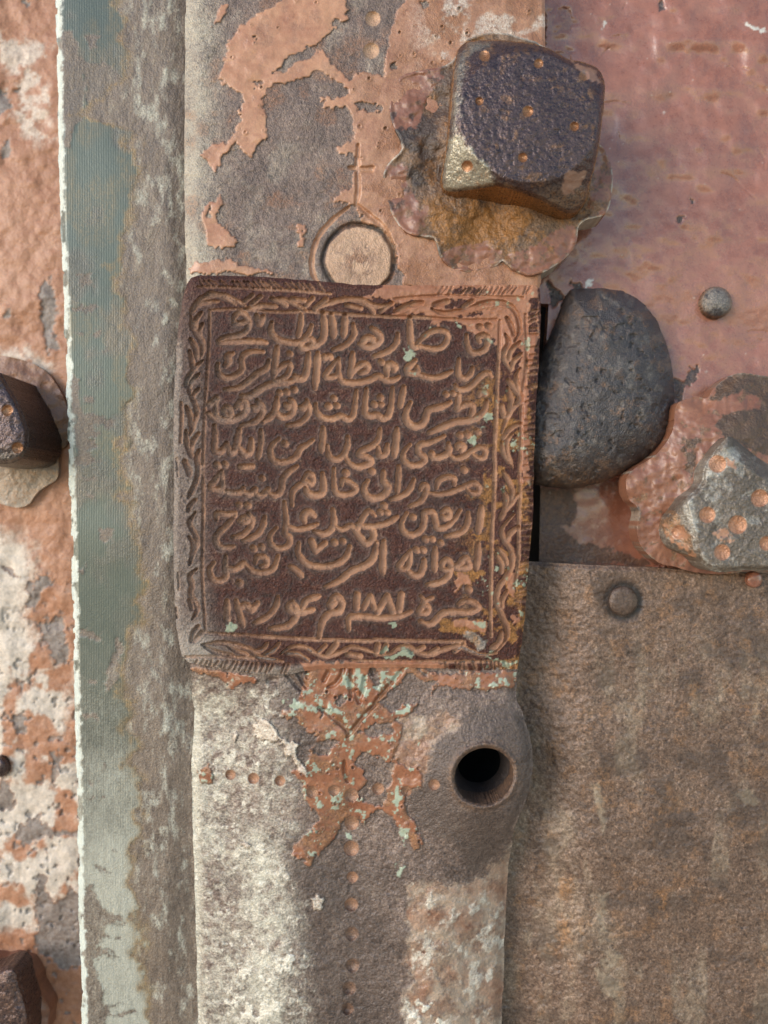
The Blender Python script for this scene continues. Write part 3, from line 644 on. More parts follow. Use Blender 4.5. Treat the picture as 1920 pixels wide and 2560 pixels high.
ROWS.append([('C', p) for p in [
    [(490, 1135), (490, 1230), (490, 1315)], [(565, 1135), (590, 1220), (622, 1345)], [(590, 1200), (650, 1172), (690, 1210), (742, 1155)], [(912, 1105), (895, 1180), (830, 1262), (715, 1322)],
    [(1030, 1145), (1000, 1190), (1040, 1225), (1120, 1230), (1205, 1208)], [(1040, 1155), (1060, 1190), (1075, 1230), (1040, 1302), (970, 1352), (845, 1367)], [(1112, 1200), (1150, 1132), (1252, 1098)],
    [(1330, 1170), (1390, 1098), (1442, 1150), (1420, 1222), (1340, 1242), (1280, 1312), (1253, 1435)], [(1350, 1180), (1385, 1150)], [(1567, 1085), (1565, 1195)], [(1500, 1375), (1500, 1282), (1560, 1265), (1660, 1270), (1746, 1280), (1846, 1272), (1926, 1262), (2016, 1225)], [(590, 985), (598, 992)]]] +
    [('D', p) for p in [[(42, 1085), (35, 1195)], [(93, 1198), (150, 1098)], [(152, 1098), (185, 1198)], [(213, 1225), (290, 1098)], [(290, 1098), (338, 1225)], [(408, 1085), (390, 1215)],
    [(570, 1098), (605, 1150), (570, 1200), (556, 1235), (620, 1235), (632, 1190), (590, 1150), (668, 1108)], [(880, 1170), (930, 1138), (1000, 1148), (1045, 1195), (960, 1232), (850, 1225), (750, 1240), (690, 1300), (640, 1332), (565, 1305)], [(963, 1038), (972, 1046)]]])
ql = np.full(U.shape, 9.0); row_id = np.zeros(U.shape, int)
for i, row in enumerate(ROWS):
    dots_ = [p for c, p in row if len(p) == 2 and abs(p[0][0] - p[1][0]) < 12 and abs(p[0][1] - p[1][1]) < 12]
    old = ql.copy()
    g.strokes([tr(c, p) for c, p in row], 8.3, ql, seed=i, taper=.62)
    row_id[ql < old] = i + 1
BORD = []
for c, L_ in (('A', [
    [(560, 340), (430, 260), (300, 275), (200, 370)], [(640, 345), (480, 265), (330, 240)], [(420, 310), (300, 320), (230, 350), (190, 410)], [(280, 400), (230, 470), (230, 530)], [(190, 430), (210, 530), (270, 620), (290, 700), (270, 780)], [(290, 490), (260, 570), (300, 660)],
    [(185, 620), (230, 700), (240, 790)], [(180, 720), (200, 800), (210, 860)], [(290, 800), (220, 870), (160, 960), (150, 1020)], [(260, 910), (190, 990), (180, 1070)], [(260, 1030), (210, 1090), (210, 1130)], [(170, 1060), (220, 1150), (240, 1230), (210, 1340), (180, 1420)],
    [(150, 1180), (190, 1270), (190, 1350)], [(260, 1400), (210, 1470), (190, 1550)], [(150, 1380), (160, 1500), (200, 1600)], [(260, 1540), (240, 1620), (260, 1700)], [(140, 1640), (180, 1720)],
    [(700, 260), (640, 310)], [(770, 270), (690, 335)], [(850, 285), (930, 310), (985, 350)], [(640, 370), (780, 345), (900, 355)], [(920, 280), (1030, 320), (1150, 390)], [(1030, 290), (1130, 305)], [(1200, 285), (1150, 340)], [(1310, 295), (1220, 370)], [(1230, 370), (1380, 310), (1500, 290), (1600, 310), (1650, 350)], [(1480, 340), (1600, 370)]]),
    ('B', [[(0, 290), (100, 305), (185, 405)], [(110, 310), (200, 350), (320, 340)], [(330, 325), (240, 390)], [(350, 400), (450, 350), (590, 318)], [(660, 370), (750, 405), (900, 390), (1050, 340), (1160, 312), (1280, 330), (1350, 400)], [(690, 340), (790, 310)], [(1000, 305), (930, 360)],
    [(1180, 330), (1260, 322), (1340, 370), (1380, 460), (1390, 560), (1350, 640)], [(1280, 440), (1320, 510), (1345, 590)], [(1270, 580), (1300, 650), (1270, 720), (1260, 780), (1315, 885)], [(1395, 645), (1320, 720), (1300, 800)], [(1405, 745), (1340, 810), (1320, 880)],
    [(1390, 870), (1360, 940), (1380, 1050), (1390, 1130), (1330, 1200), (1280, 1290), (1240, 1400)], [(1290, 960), (1330, 1010), (1375, 1075)], [(1290, 1030), (1320, 1130), (1305, 1215)], [(1240, 1180), (1260, 1260)], [(1400, 1320), (1310, 1370), (1250, 1450)], [(1330, 1410), (1285, 1470), (1290, 1560), (1330, 1690)], [(1240, 1480), (1260, 1580), (1310, 1650)]]),
    ('C', [[(240, 0), (250, 80), (220, 180), (170, 280)], [(150, 10), (180, 90)], [(235, 290), (180, 350), (170, 390)], [(230, 400), (180, 490), (230, 590), (240, 660), (220, 740)], [(170, 600), (210, 660), (200, 760), (180, 840)], [(240, 870), (180, 930), (200, 1000), (190, 1080), (230, 1160), (240, 1220), (200, 1290)], [(180, 1130), (200, 1200)], [(260, 1340), (210, 1400), (195, 1475)], [(280, 1400), (220, 1465)],
    [(280, 1500), (400, 1485), (500, 1490), (660, 1530), (760, 1600), (900, 1620)], [(300, 1510), (400, 1560), (545, 1590)], [(480, 1490), (560, 1545), (660, 1580)], [(825, 1485), (780, 1540), (700, 1555)], [(925, 1485), (870, 1550), (800, 1585)], [(930, 1580), (1020, 1520), (1130, 1520), (1220, 1570), (1310, 1600), (1430, 1560), (1520, 1520), (1659, 1550), (1740, 1590)], [(980, 1570), (1080, 1580), (1165, 1635)], [(1395, 1495), (1330, 1575)], [(1305, 1505), (1250, 1560)], [(1490, 1580), (1595, 1595)]]),
    ('D', [[(200, 1588), (300, 1580), (380, 1530), (470, 1520), (560, 1570), (650, 1582), (760, 1540), (880, 1510), (980, 1550), (1080, 1582), (1200, 1570)], [(215, 1500), (200, 1575)], [(285, 1505), (255, 1565)], [(590, 1520), (500, 1560)], [(710, 1530), (640, 1575)], [(930, 1500), (850, 1555)],
    [(1250, 60), (1300, 140), (1330, 230), (1320, 300)], [(1250, 215), (1280, 300), (1260, 400), (1225, 465)], [(1375, 250), (1320, 330), (1270, 385)], [(1345, 415), (1270, 500), (1240, 560), (1270, 640), (1320, 720), (1330, 820), (1290, 920), (1220, 1020), (1200, 1130), (1240, 1250), (1290, 1370), (1270, 1470), (1180, 1570)], [(1385, 520), (1310, 580), (1290, 640)],
    [(1190, 745), (1240, 830), (1235, 905)], [(1200, 690), (1260, 760), (1285, 835)], [(1290, 1055), (1250, 1120), (1245, 1195)], [(1240, 1390), (1220, 1480), (1150, 1535)]])):
    BORD += [tr(c, p) for p in L_]
qb = g.strokes(BORD, 7.0, seed=50, taper=.35)
FRAME = [tr('A', [(345, 390), (345, 600), (330, 850), (310, 1150), (300, 1400), (290, 1725)]) + tr('C', [(295, 300), (290, 600), (285, 900), (300, 1200), (312, 1400)]),
    tr('A', [(345, 385), (600, 375), (900, 400), (1150, 395), (1500, 420)]) + tr('B', [(200, 432), (350, 440), (520, 440), (700, 452), (950, 465), (1200, 462)]),
    tr('B', [(1225, 470), (1220, 700), (1205, 1000), (1195, 1300), (1180, 1600)]) + tr('D', [(1185, 0), (1180, 250), (1160, 600), (1155, 900), (1150, 1200), (1155, 1430)]),
    tr('C', [(312, 1405), (600, 1420), (900, 1440), (1300, 1460), (1659, 1468)]) + tr('D', [(200, 1458), (400, 1466), (600, 1470), (930, 1475)]),
    tr('B', [(1440, 420), (1450, 700), (1440, 900), (1415, 1100), (1400, 1500), (1390, 1725)]) + tr('D', [(1395, 200), (1385, 450), (1380, 800), (1350, 1000)]),
    tr('A', [(250, 190), (500, 195), (800, 210), (1100, 225), (1350, 250)]), tr('B', [(350, 290), (700, 265), (1100, 270), (1420, 280)]),
    tr('C', [(150, 1600), (400, 1600), (700, 1610), (950, 1640)]), tr('D', [(0, 1630), (300, 1640), (700, 1640), (1050, 1640), (1350, 1640)]),
    tr('A', [(110, 1150), (115, 1300), (105, 1480)])]
qf = g.strokes(FRAME, 5.2, seed=70, taper=.8)
TEETH = []
rt = np.random.RandomState(4)
for k in range(46):
    v = 770 + k * 16.2 + rt.rand() * 4
    x = np.interp(v, [770, 1000, 1300, 1510], [1334, 1326, 1316, 1304]); TEETH.append([(x - 11 + rt.rand() * 4, v + rt.rand() * 5), (x + 10, v + rt.rand() * 5 - 2)])
for k in range(24): TEETH.append([(498 + k * 13.6, 700 + k * .5), (512 + k * 13.6, 712 + k * .6)])
for k in range(20): TEETH.append([(1096 + k * 11.6, 734), (1107 + k * 11.6, 719)])
for k in range(19): TEETH.append([(482 + k * 13, 1672 + k * .5), (491 + k * 13, 1650 + k * .7)])
for k in range(17): TEETH.append([(1106 + k * 11, 1655), (1110 + k * 11, 1671)])
for (a, b) in ((1145, 1190), (1430, 1475), (1520, 1545)): TEETH.append([(444, a), (445, b)])
TEETH = [[(x + rt.randn() * 2.2, y + rt.randn() * 1.5) for x, y in t_] for t_ in TEETH if rt.rand() > .12]
qt = g.strokes(TEETH, 4.2, seed=80, taper=.6, jit=.4)
inner = g.patch([(525, 780), (1248, 800), (1232, 1300), (1226, 1600), (512, 1584), (508, 1300)], 10, 2)
edge_u = np.interp(V, [680, 900, 1300, 1690], [470, 440, 433, 455])
# wear, colour
leftb = sstep(110, 40, U - edge_u)
botl = sstep(150, 20, np.hypot((U - 450) / 1.6, (V - 1660)))
pale = np.clip(leftb * (.25 + .4 * sstep(800, 1200, V)) * sstep(700, 800, V) * (.35 + .5 * fbm(U, V, 30, 3, 91)) + botl * .55, 0, .9)
pale = np.maximum(pale, sstep(26, 8, sd) * sstep(1040, 700, U) * sstep(800, 900, V) * .6)
rub = sstep(.60, .70, fbm(U, V, 26, 4, 92)) * .5
near = np.clip(sstep(2.6, 1.1, ql) * .22 * fbm(U, V, 16, 3, 90), 0, 1)
paint = flat_paint(g, [('B', [(340, 420), (330, 300), (100, 280), (300, 150), (700, 150), (1540, 150), (1560, 560), (1470, 900), (1440, 700), (1240, 700), (1220, 700), (1160, 590), (1100, 560), (1040, 600), (920, 500), (850, 460), (760, 480), (660, 520), (660, 450), (600, 410), (500, 400), (440, 450)]),
    ('B', [(1400, 700), (1450, 700), (1460, 1725), (1400, 1725)]), ('D', [(1290, 900), (1360, 900), (1350, 1100), (1290, 1080)]), ('D', [(1400, 0), (1490, 120), (1480, 180), (1400, 160)]), ('C', [(1100, 1650), (2200, 1630), (2300, 1690), (2150, 1800), (1150, 1800)]), ('D', [(870, 900), (960, 920), (1000, 990), (900, 1000), (870, 1080), (840, 1060)]), ('D', [(1330, 1270), (1400, 1280), (1400, 1330), (1340, 1330)]), ('D', [(840, 1290), (1120, 1290), (1130, 1400), (1000, 1370), (860, 1340)])], soft=3, amp=3.5)
prebare = flat_paint(g, [('B', [(770, 290), (960, 290), (970, 330), (880, 360), (770, 360)]), ('B', [(330, 350), (500, 290), (560, 300), (420, 390)]), ('B', [(880, 440), (1060, 410), (1070, 430), (900, 455)]), ('B', [(790, 210), (1130, 200), (1130, 260), (850, 240)]), ('B', [(1480, 300), (1540, 280), (1540, 560), (1490, 560)])], amp=4)
paint *= 1 - prebare
mint = flat_paint(g, [('B', [(560, 620), (640, 540), (665, 520), (600, 600), (550, 640)]), ('B', [(430, 740), (470, 700), (530, 740), (480, 800), (440, 790)]), ('B', [(440, 880), (480, 905), (540, 910), (520, 930), (460, 920)]), ('B', [(870, 500), (910, 500), (900, 530)]), ('B', [(970, 515), (1010, 520), (990, 545)]), ('B', [(1100, 1280), (1150, 1230), (1160, 1280), (1130, 1330)]), ('B', [(970, 1440), (1050, 1430), (1040, 1480), (990, 1480)]),
    ('B', [(1310, 1490), (1380, 1450), (1380, 1500), (1320, 1520)]), ('C', [(480, 1320), (540, 1320), (580, 1390), (470, 1380)]), ('D', [(300, 1330), (360, 1315), (365, 1350), (310, 1365)]), ('D', [(270, 1600), (420, 1550), (500, 1580), (420, 1610), (330, 1630)]), ('D', [(1000, 1300), (1110, 1290), (1110, 1350), (1060, 1350)]), ('D', [(1100, 1600), (1350, 1640), (1340, 1690), (1250, 1690), (1250, 1640)]), ('D', [(1370, 1220), (1400, 1220), (1380, 1260)]), ('D', [(280, 1510), (300, 1530), (250, 1580), (230, 1560)])], soft=2.5, amp=5, seed=9)
mint = np.maximum(mint * .8, .8 * sstep(.70, .73, fbm(U, V, 13, 3, 95)) * sstep(.5, .6, fbm(U, V, 60, 2, 96)) * sstep(1150, 1240, U) * .9)
orange = sstep(.50, .66, fbm(U, V, 30, 4, 97)) * sstep(1120, 1260, U) * sstep(880, 1000, V) * .9
orange = np.maximum(orange, flat_paint(g, [('D', [(840, 900), (1080, 880), (1080, 920), (1000, 1000), (920, 1000), (860, 1080)]), ('D', [(1060, 240), (1110, 240), (1100, 320), (1060, 300)]), ('D', [(980, 580), (1140, 600), (1130, 660), (1030, 640)]), ('B', [(1110, 1130), (1200, 1150), (1190, 1260), (1120, 1250)]), ('D', [(1250, 920), (1370, 900), (1350, 1080), (1280, 1080)]), ('D', [(720, 1280), (1130, 1280), (1130, 1400), (740, 1400)])], soft=4, amp=7) * .8)
smear = flat_paint(g, [('D', [(930, 1390), (990, 1370), (1100, 1470), (1100, 1530), (1040, 1540), (960, 1460)])], 5, 3)
allq = np.minimum(np.minimum(ql, qb), np.minimum(qf * 1.05, qt * 1.1))
worn = np.clip(.45 + .65 * sstep(480, 900, U) + .5 * (fbm(U, V, 45, 4, 99) - .5) * 2, .12, 1)
gl = sstep(1.08, .9, ql); gb = sstep(1.1, .85, qb); gf = sstep(1.1, .8, qf); gt = sstep(1.4, .8, qt)
groove = np.clip(np.maximum(np.maximum(gl, gb * (.75 + .2 * sstep(480, 600, U))), np.maximum(gf * .8, gt * .45)) * worn, 0, 1)
rimn = np.exp(-((ql - 1.3) / .2) ** 2) * .25
pale = np.maximum(pale, np.maximum(rimn * inner * (.4 + .6 * rub), near)) * (1 - paint)
pale = np.maximum(pale, np.maximum(gl, gb) * (1 - worn) * .5)
Hh = (fbm(U, V, 160, 2, 101) - .5) * 8 + (fbm(U, V, 9, 3, 102) - .5) * (2.2 + 2.6 * sstep(.5, .7, fbm(U, V, 50, 3, 103))) * (1 - .6 * gl)
Hh += paint * (1.6 + (fbm(U, V, 22, 2, 104) - .5) * 3) + mint * .6 + smear * 3
Hh -= 9.5 * np.clip(1 - ql ** 3, 0, 1) - 1.2 * np.exp(-((ql - 1.35) / .3) ** 2)
Hh -= 10.0 * np.clip(1 - qb ** 2.5, 0, 1) - 1.2 * np.exp(-((qb - 1.35) / .3) ** 2)
Hh -= 6 * np.clip(1 - qf ** 2, 0, 1) + 6 * np.clip(1 - qt ** 2, 0, 1)
Hh -= 2.5 * np.clip(1 - inner, 0, 1) * 0
Hh -= sstep(14, 0, sd) ** 1.6 * 6
gid = np.zeros(U.shape, int)
gid[(qb < 1) & (qb < ql)] = 20
rown = {20: 'leaf_border'}
for i in range(8):
    gid[(ql < 1) & (row_id == i + 1)] = i + 1; rown[i + 1] = 'inscription_line'
main, ob = sheet('plaque', g, poly, -.003, Hh, dict(paint=paint * (1 - .55 * gl) * (1 - .2 * gb), mint=mint, pale=np.maximum(pale, smear * .8), orange=orange * (1 - gl), groove=groove * (1 - mint), dark=sstep(.55, .7, fbm(U, V, 14, 3, 107)) * inner * .4 * (1 - gl)),
                 m_plaque, bar, .006, gid, rown, sd=sd)
tag(main, 'dark engraved plaque with eight lines of writing and a leafy border', None)
PLACES = ['top line', 'second line', 'third line', 'fourth line', 'fifth line', 'sixth line', 'seventh line', 'bottom line with the date and a ruled bar']

# ------------------------------------------------------------------ edge strip on the left
poly = tr('S', [(138, -140), (142, 100), (149, 500), (163, 850), (174, 1200), (184, 1600), (190, 1900), (198, 2300), (206, 2560), (210, 2700), (540, 2700), (530, 1800), (500, 1300), (500, 700), (505, -140)])
g = Grid(125, -140, 545, 2700, 2.6)
U, V = g.U, g.V
sd = sdf(poly, U, V) + (fbm(U, V, 36, 4, 131) - .5) * 9 - 4 * sstep(.64, .72, fbm(U, V, 50, 3, 130))
ue = np.interp(V, [-140, 100, 500, 850, 1200, 1600, 1900, 2300, 2560, 2700], [138, 142, 149, 163, 174, 184, 190, 198, 206, 210])
gb_ = np.interp(V, [-140, 0, 140, 200, 290, 330, 400, 470, 560, 650, 760, 860, 950, 1040, 1120, 1250, 1330, 1430, 1520, 1610, 1680, 1780, 1900, 2000, 2100, 2250, 2350, 2560, 2700],
                [315, 310, 315, 300, 200, 315, 340, 335, 330, 290, 300, 325, 320, 300, 310, 320, 335, 350, 355, 320, 300, 330, 330, 340, 335, 330, 345, 370, 370])
wob = (fbm(U, V, 44, 5, 132) - .5) * 90
grey = sstep(6, -6, U - gb_ - wob)
holes = flat_paint(g, [('N', [(380, 190), (470, 210), (520, 350), (540, 500), (540, 700), (470, 900), (400, 1000), (385, 600)]), ('N', [(520, 380), (700, 420), (780, 500), (800, 700), (620, 780), (540, 600)]), ('N', [(560, 240), (640, 230), (640, 300), (590, 320)]),
    ('O', [(620, 120), (760, 80), (790, 180), (680, 200)]), ('O', [(620, 370), (800, 320), (830, 380), (700, 400)]), ('O', [(620, 570), (760, 580), (810, 550), (810, 620), (740, 600)]), ('O', [(570, 850), (640, 950), (700, 1250), (930, 1280), (950, 1360), (760, 1340), (860, 1420), (720, 1460), (830, 1520), (720, 1570), (820, 1640), (640, 1660), (610, 1300)]), ('O', [(700, 1100), (770, 1100), (760, 1150), (700, 1150)]),
    ('O', [(850, 710), (880, 710), (880, 750), (850, 750)]), ('O', [(640, 1760), (790, 1760), (800, 1800)]), ('O', [(700, 1910), (800, 1920), (780, 1960)]), ('Q', [(820, 220), (930, 200), (950, 290), (850, 310)]), ('Q', [(610, 530), (720, 520), (700, 580)]), ('Q', [(640, 1050), (850, 1060), (860, 1120), (650, 1110)]), ('Q', [(640, 1450), (790, 1460), (780, 1480)]), ('Q', [(940, 1120), (1000, 1150), (1010, 1400), (900, 1560), (870, 1480), (930, 1300)]), ('Q', [(680, 1750), (780, 1730), (790, 1780), (700, 1790)]),
    ('R', [(840, 95), (870, 95), (870, 155), (840, 150)]), ('R', [(700, 420), (715, 370), (760, 350), (870, 355), (870, 370), (770, 370), (730, 390), (715, 420)]), ('R', [(720, 230), (780, 235), (770, 255)]), ('R', [(920, 800), (960, 810), (940, 830)]), ('R', [(770, 950), (900, 980), (880, 1000), (770, 960)]), ('R', [(680, 1090), (740, 1100), (830, 1250), (880, 1300), (980, 1330), (1040, 1400), (870, 1390), (820, 1450), (990, 1500), (830, 1490), (800, 1560), (970, 1670), (830, 1640), (760, 1680), (800, 1800), (850, 2000), (880, 2212), (880, 2600), (680, 2600), (670, 1500)]), ('R', [(1040, 1080), (1080, 1090), (1070, 1110)]), ('R', [(870, 2060), (1000, 2030), (1000, 2050)]), ('R', [(880, 2130), (1100, 2100), (1130, 2130), (880, 2150)])], soft=9, amp=6)
grey = grey * (1 - .92 * holes)
rim = np.exp(-((U - gb_ - wob) / 13) ** 2)
rim = np.maximum(rim, .3 * sstep(.50, .66, fbm(U, V * .7, 90, 4, 139)) * grey * sstep(1500, 900, V))
grey = grey * (1 - .5 * sstep(.5, .7, fbm(U, V, 130, 4, 140)) * sstep(1700, 1200, V))
edge = sstep(17, 9, U - ue + (fbm(U, V, 14, 3, 138) - .5) * 16) * (1 - .9 * sstep(.56, .64, fbm(U, V * .7, 34, 4, 133)))
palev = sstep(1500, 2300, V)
painted_reflection = .8 * sstep(1450, 2250, V + 500 * (fbm(U, V, 200, 4, 1402) - .5)) * grey  # ground reflection on the lower strip, painted in as a paler tone
pale = np.clip(sstep(.5, .8, fbm(U, V * .5, 22, 5, 134)) * .6 * sstep(250, 380, U), 0, 1) * (1 - grey)
Hh = -sstep(16, 0, U - ue) ** 1.3 * 16 + (fbm(U, V * .6, 60, 3, 135) - .5) * 5 * (1 - grey) + (fbm(U, V * .7, 13, 3, 136) - .5) * 2.2 * (1 - grey) - 14 * sstep(410, 490, U)
Hh += (fbm(U, V, 220, 2, 137) - .5) * 10
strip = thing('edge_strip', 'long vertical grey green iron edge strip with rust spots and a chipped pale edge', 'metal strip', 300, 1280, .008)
sheet('strip_face', g, poly, .020, Hh, dict(grey=grey * (1 - edge) * (1 - painted_reflection), pale=np.maximum(pale, painted_reflection * 1.4), orange=rim * .55, dark=.8 * grey * sstep(1650, 900, V) * sstep(.3, .6, fbm(U, V, 160, 3, 1401)), white=edge), m_strip, strip, .012, sd=sd)  # dark mask paints the dimmer reflection towards the strip's top

# ------------------------------------------------------------------ left door leaf
LY = .058
poly = [(-480, -200), (330, -200), (330, 2760), (-480, 2760)]
g = Grid(-480, -200, 330, 2760, 3.2)
U, V = g.U, g.V
dark = flat_paint(g, [('Q', [(300, 600), (400, 560), (430, 640), (340, 720), (280, 870), (210, 830), (230, 720)]), ('Q', [(340, 980), (420, 940), (540, 960), (560, 1340), (470, 1330), (400, 1200), (340, 1090)]), ('Q', [(20, 530), (110, 540), (150, 590), (60, 590)]),
    ('Q', [(150, 1480), (190, 1480), (190, 1570)]), ('Q', [(100, 1750), (220, 1760), (210, 1900), (140, 1880)]), ('R', [(150, 620), (320, 510), (360, 600), (450, 640), (600, 650), (600, 690), (350, 710), (200, 760), (160, 740)]), ('R', [(420, 60), (450, 0), (490, 0), (470, 200), (440, 290), (410, 200)]), ('R', [(330, 1000), (380, 1000), (390, 1150), (450, 1250), (600, 1100), (700, 1250), (700, 1700), (560, 1800), (420, 1700), (300, 1600), (330, 1400), (290, 1250)]), ('R', [(0, 230), (60, 220), (120, 420), (80, 480), (-100, 500)]),
    ('N', [(0, 560), (40, 600), (60, 700), (0, 760), (-100, 700)]), ('N', [(0, 940), (60, 900), (70, 980), (20, 1050)]), ('N', [(70, 580), (120, 560), (110, 600)]), ('N', [(140, 0), (190, 0), (180, 50)]), ('O', [(30, 400), (90, 380), (110, 440), (50, 440)]), ('O', [(340, 200), (420, 120), (450, 300), (470, 700), (400, 740), (340, 450)])], soft=6, amp=7)
pale = np.maximum(flat_paint(g, [('Q', [(-300, 150), (250, 300), (300, 600), (200, 900), (400, 1300), (600, 1400), (600, 2190), (-300, 2190)]), ('R', [(-300, 0), (700, 0), (700, 1200), (330, 1300), (300, 1480), (-300, 1460)])], soft=60, amp=12) * sstep(.36, .52, fbm(U, V, 60, 4, 141)),
                  flat_paint(g, [('N', [(-100, 180), (100, 230), (330, 300), (340, 480), (150, 620), (100, 700), (0, 620), (60, 480), (0, 400)]), ('O', [(0, 720), (200, 700), (420, 850), (400, 980), (0, 900)]), ('N', [(40, 650), (300, 500), (330, 900), (250, 960), (100, 800)]), ('O', [(-50, 1290), (0, 1500), (-300, 1600), (-300, 1200)])], soft=30, amp=9) * sstep(.38, .55, fbm(U, V, 40, 4, 142)) * .8)
pits = sstep(.70, .76, fbm(U, V, 16, 2, 143)) * sstep(1300, 1700, V)
Hh = (fbm(U, V, 90, 3, 144) - .5) * 20 + (fbm(U, V, 30, 4, 145) - .5) * 8 - dark * 3 - pits * 4
leaf = thing('door_leaf', 'blurred left door leaf with flaking orange paint behind the grey strip', 'door leaf', 60, 1280, LY + .02)
sheet('painted_sheet', g, poly, LY, Hh, dict(dark=np.maximum(dark * .9, pits * .7), pale=pale * (1 - dark), orange=0), m_left, leaf, .02)

def extrude_thing(name, parent, outline, step, yfront, yback, Hfun, maskfun, mat, pad=8, gidfun=None, names=None, closed_spline=4, amp=3):
    ol = spline(outline, closed_spline, True) if closed_spline else outline
    xs = [p[0] for p in ol]; ys = [p[1] for p in ol]
    g = Grid(min(xs) - pad, min(ys) - pad, max(xs) + pad, max(ys) + pad, step)
    sd = sdf(ol, g.U, g.V) + (fbm(g.U, g.V, 24, 3, 151) - .5) * amp
    H = Hfun(g, sd)
    gid = None if gidfun is None else gidfun(g)
    return sheet(name, g, ol, yfront, H, maskfun(g, sd), mat, parent, yback - yfront, gid, names, sd=sd)

def dimpled_nut(root, outline, yf, yb, dots, chamf, mat, extra_masks, step=2.4, tilt=(0, 0), seed=1, dotpaint=1.0, relief=4, crisp=4):
    def q_(g): return g.dots(dots)
    def Hf(g, sd):
        U, V = g.U, g.V
        h = chamf(g, sd) + (fbm(U, V, 60, 3, 160 + seed) - .5) * 1.4 * relief + (fbm(U, V, 12, 3, 161 + seed) - .5) * relief
        cx = np.mean([p[0] for p in outline]); cy = np.mean([p[1] for p in outline])
        h = h + (U - cx) * tilt[0] + (V - cy) * tilt[1]
        h = h - sstep(16, 0, sd) ** 2 * 14
        return h - 8 * np.clip(1 - q_(g) ** 2, 0, 1) ** .7
    def Mf(g, sd):
        m = extra_masks(g, sd)
        m['groove'] = sstep(1.06, .94, q_(g)) * dotpaint
        return m
    def gf(g):
        gid = np.zeros(g.U.shape, int)
        for i, (x, y, r) in enumerate(dots): gid[np.hypot(g.U - x, g.V - y) < r] = i + 1
        return gid
    return extrude_thing('nut', root, outline, step, yf, yb, Hf, Mf, mat, closed_spline=crisp, gidfun=gf, names={i + 1: 'dimple' for i in range(len(dots))})

# ------------------------------------------------------------------ big bolt at the top
bolt = thing('square_bolt', 'large dark bluish square bolt head above the round iron dome, on a rusty scalloped washer', 'bolt', 1310, 310, .02, ISO)
wo = tr('F', [(430, 440), (240, 480), (165, 570), (135, 680), (158, 800), (222, 955), (130, 1060), (100, 1150), (120, 1300), (180, 1430), (250, 1505), (330, 1530), (430, 1545), (462, 1650), (520, 1720), (600, 1758), (720, 1760), (830, 1722), (872, 1690), (920, 1730), (1000, 1775), (1080, 1780), (1200, 1730), (1300, 1650), (1352, 1560), (1362, 1480), (1410, 1425), (1540, 1385), (1580, 1250), (1582, 1100), (1540, 980), (1480, 900), (1420, 700), (1300, 420), (1120, 290), (1010, 250), (850, 212), (650, 250), (540, 400)])
wc = (1305, 330)
def Hw(g, sd):
    U, V = g.U, g.V
    r = np.hypot(U - wc[0], V - wc[1])
    h = 46 * sstep(250, 60, r) + 3 * sstep(0, 40, sd) + (fbm(U, V, 50, 3, 171) - .5) * 18 + (fbm(U, V, 14, 3, 172) - .5) * 4
    ang = np.arctan2(V - wc[1], U - wc[0])
    h += 8 * np.cos(ang * 8 + .6) * sstep(90, 220, r) + sstep(14, 0, sd) * 3
    return h - sstep(5, 0, sd) * 3
def Mw(g, sd):
    U, V = g.U, g.V
    p = flat_paint(g, [('F', [(240, 470), (450, 430), (480, 490), (440, 560), (380, 640), (330, 680), (360, 740), (330, 830), (220, 850), (160, 800), (120, 680), (160, 560)]), ('F', [(130, 1070), (220, 1050), (270, 1150), (310, 1290), (400, 1330), (370, 1400), (380, 1520), (250, 1520), (150, 1400), (90, 1200)]),
        ('F', [(480, 1620), (600, 1600), (760, 1560), (870, 1640), (840, 1740), (600, 1780), (460, 1700)]), ('F', [(900, 1640), (1080, 1600), (1200, 1500), (1330, 1450), (1400, 1500), (1330, 1680), (1050, 1800), (900, 1740)]), ('F', [(1480, 900), (1560, 960), (1600, 1150), (1560, 1390), (1440, 1400), (1430, 1250)])], soft=5, amp=6)
    return dict(paint=p * (1 - .8 * sstep(.54, .66, fbm(U, V, 22, 4, 173))), orange=np.clip(sstep(140, 210, np.hypot(U - 1190, V - 480) * -1 + 330) * sstep(430, 560, V) * fbm(U, V, 50, 4, 174) * 2.0 - .25, 0, 1) + .45 * sstep(.5, .62, fbm(U, V, 34, 4, 175)) * sstep(1010, 1090, U),  # orange below the nut includes the warm glow there, painted over the rust
                dark=sstep(.48, .6, fbm(U, V, 60, 4, 176)) * sstep(1240, 1000, U) * .9, pale=sstep(5, 1, sd) * .8 + .0)
extrude_thing('scalloped_washer', bolt, wo, 2.4, -.0025, .016, Hw, Mw, m_wash, closed_spline=3)
no = tr('F', [(556, 440), (575, 340), (620, 285), (690, 262), (850, 258), (1000, 272), (1130, 300), (1230, 345), (1300, 385), (1400, 405), (1490, 445), (1530, 530), (1532, 650), (1505, 880), (1480, 1030), (1440, 1190), (1400, 1330), (1310, 1388), (1200, 1350), (1090, 1290), (950, 1240), (830, 1212), (700, 1230), (560, 1250), (490, 1228), (474, 1150), (500, 1000), (525, 800), (545, 580)])
NC = (1322, 292)
def chamf1(g, sd):
    r = np.hypot((g.U - NC[0]), (g.V - NC[1]))
    t = np.arctan2(g.V - NC[1], g.U - NC[0])
    R = 168 + 6 * np.sin(2 * t + 1)
    return -.8 * np.maximum(0, r - R) - .00025 * r ** 2
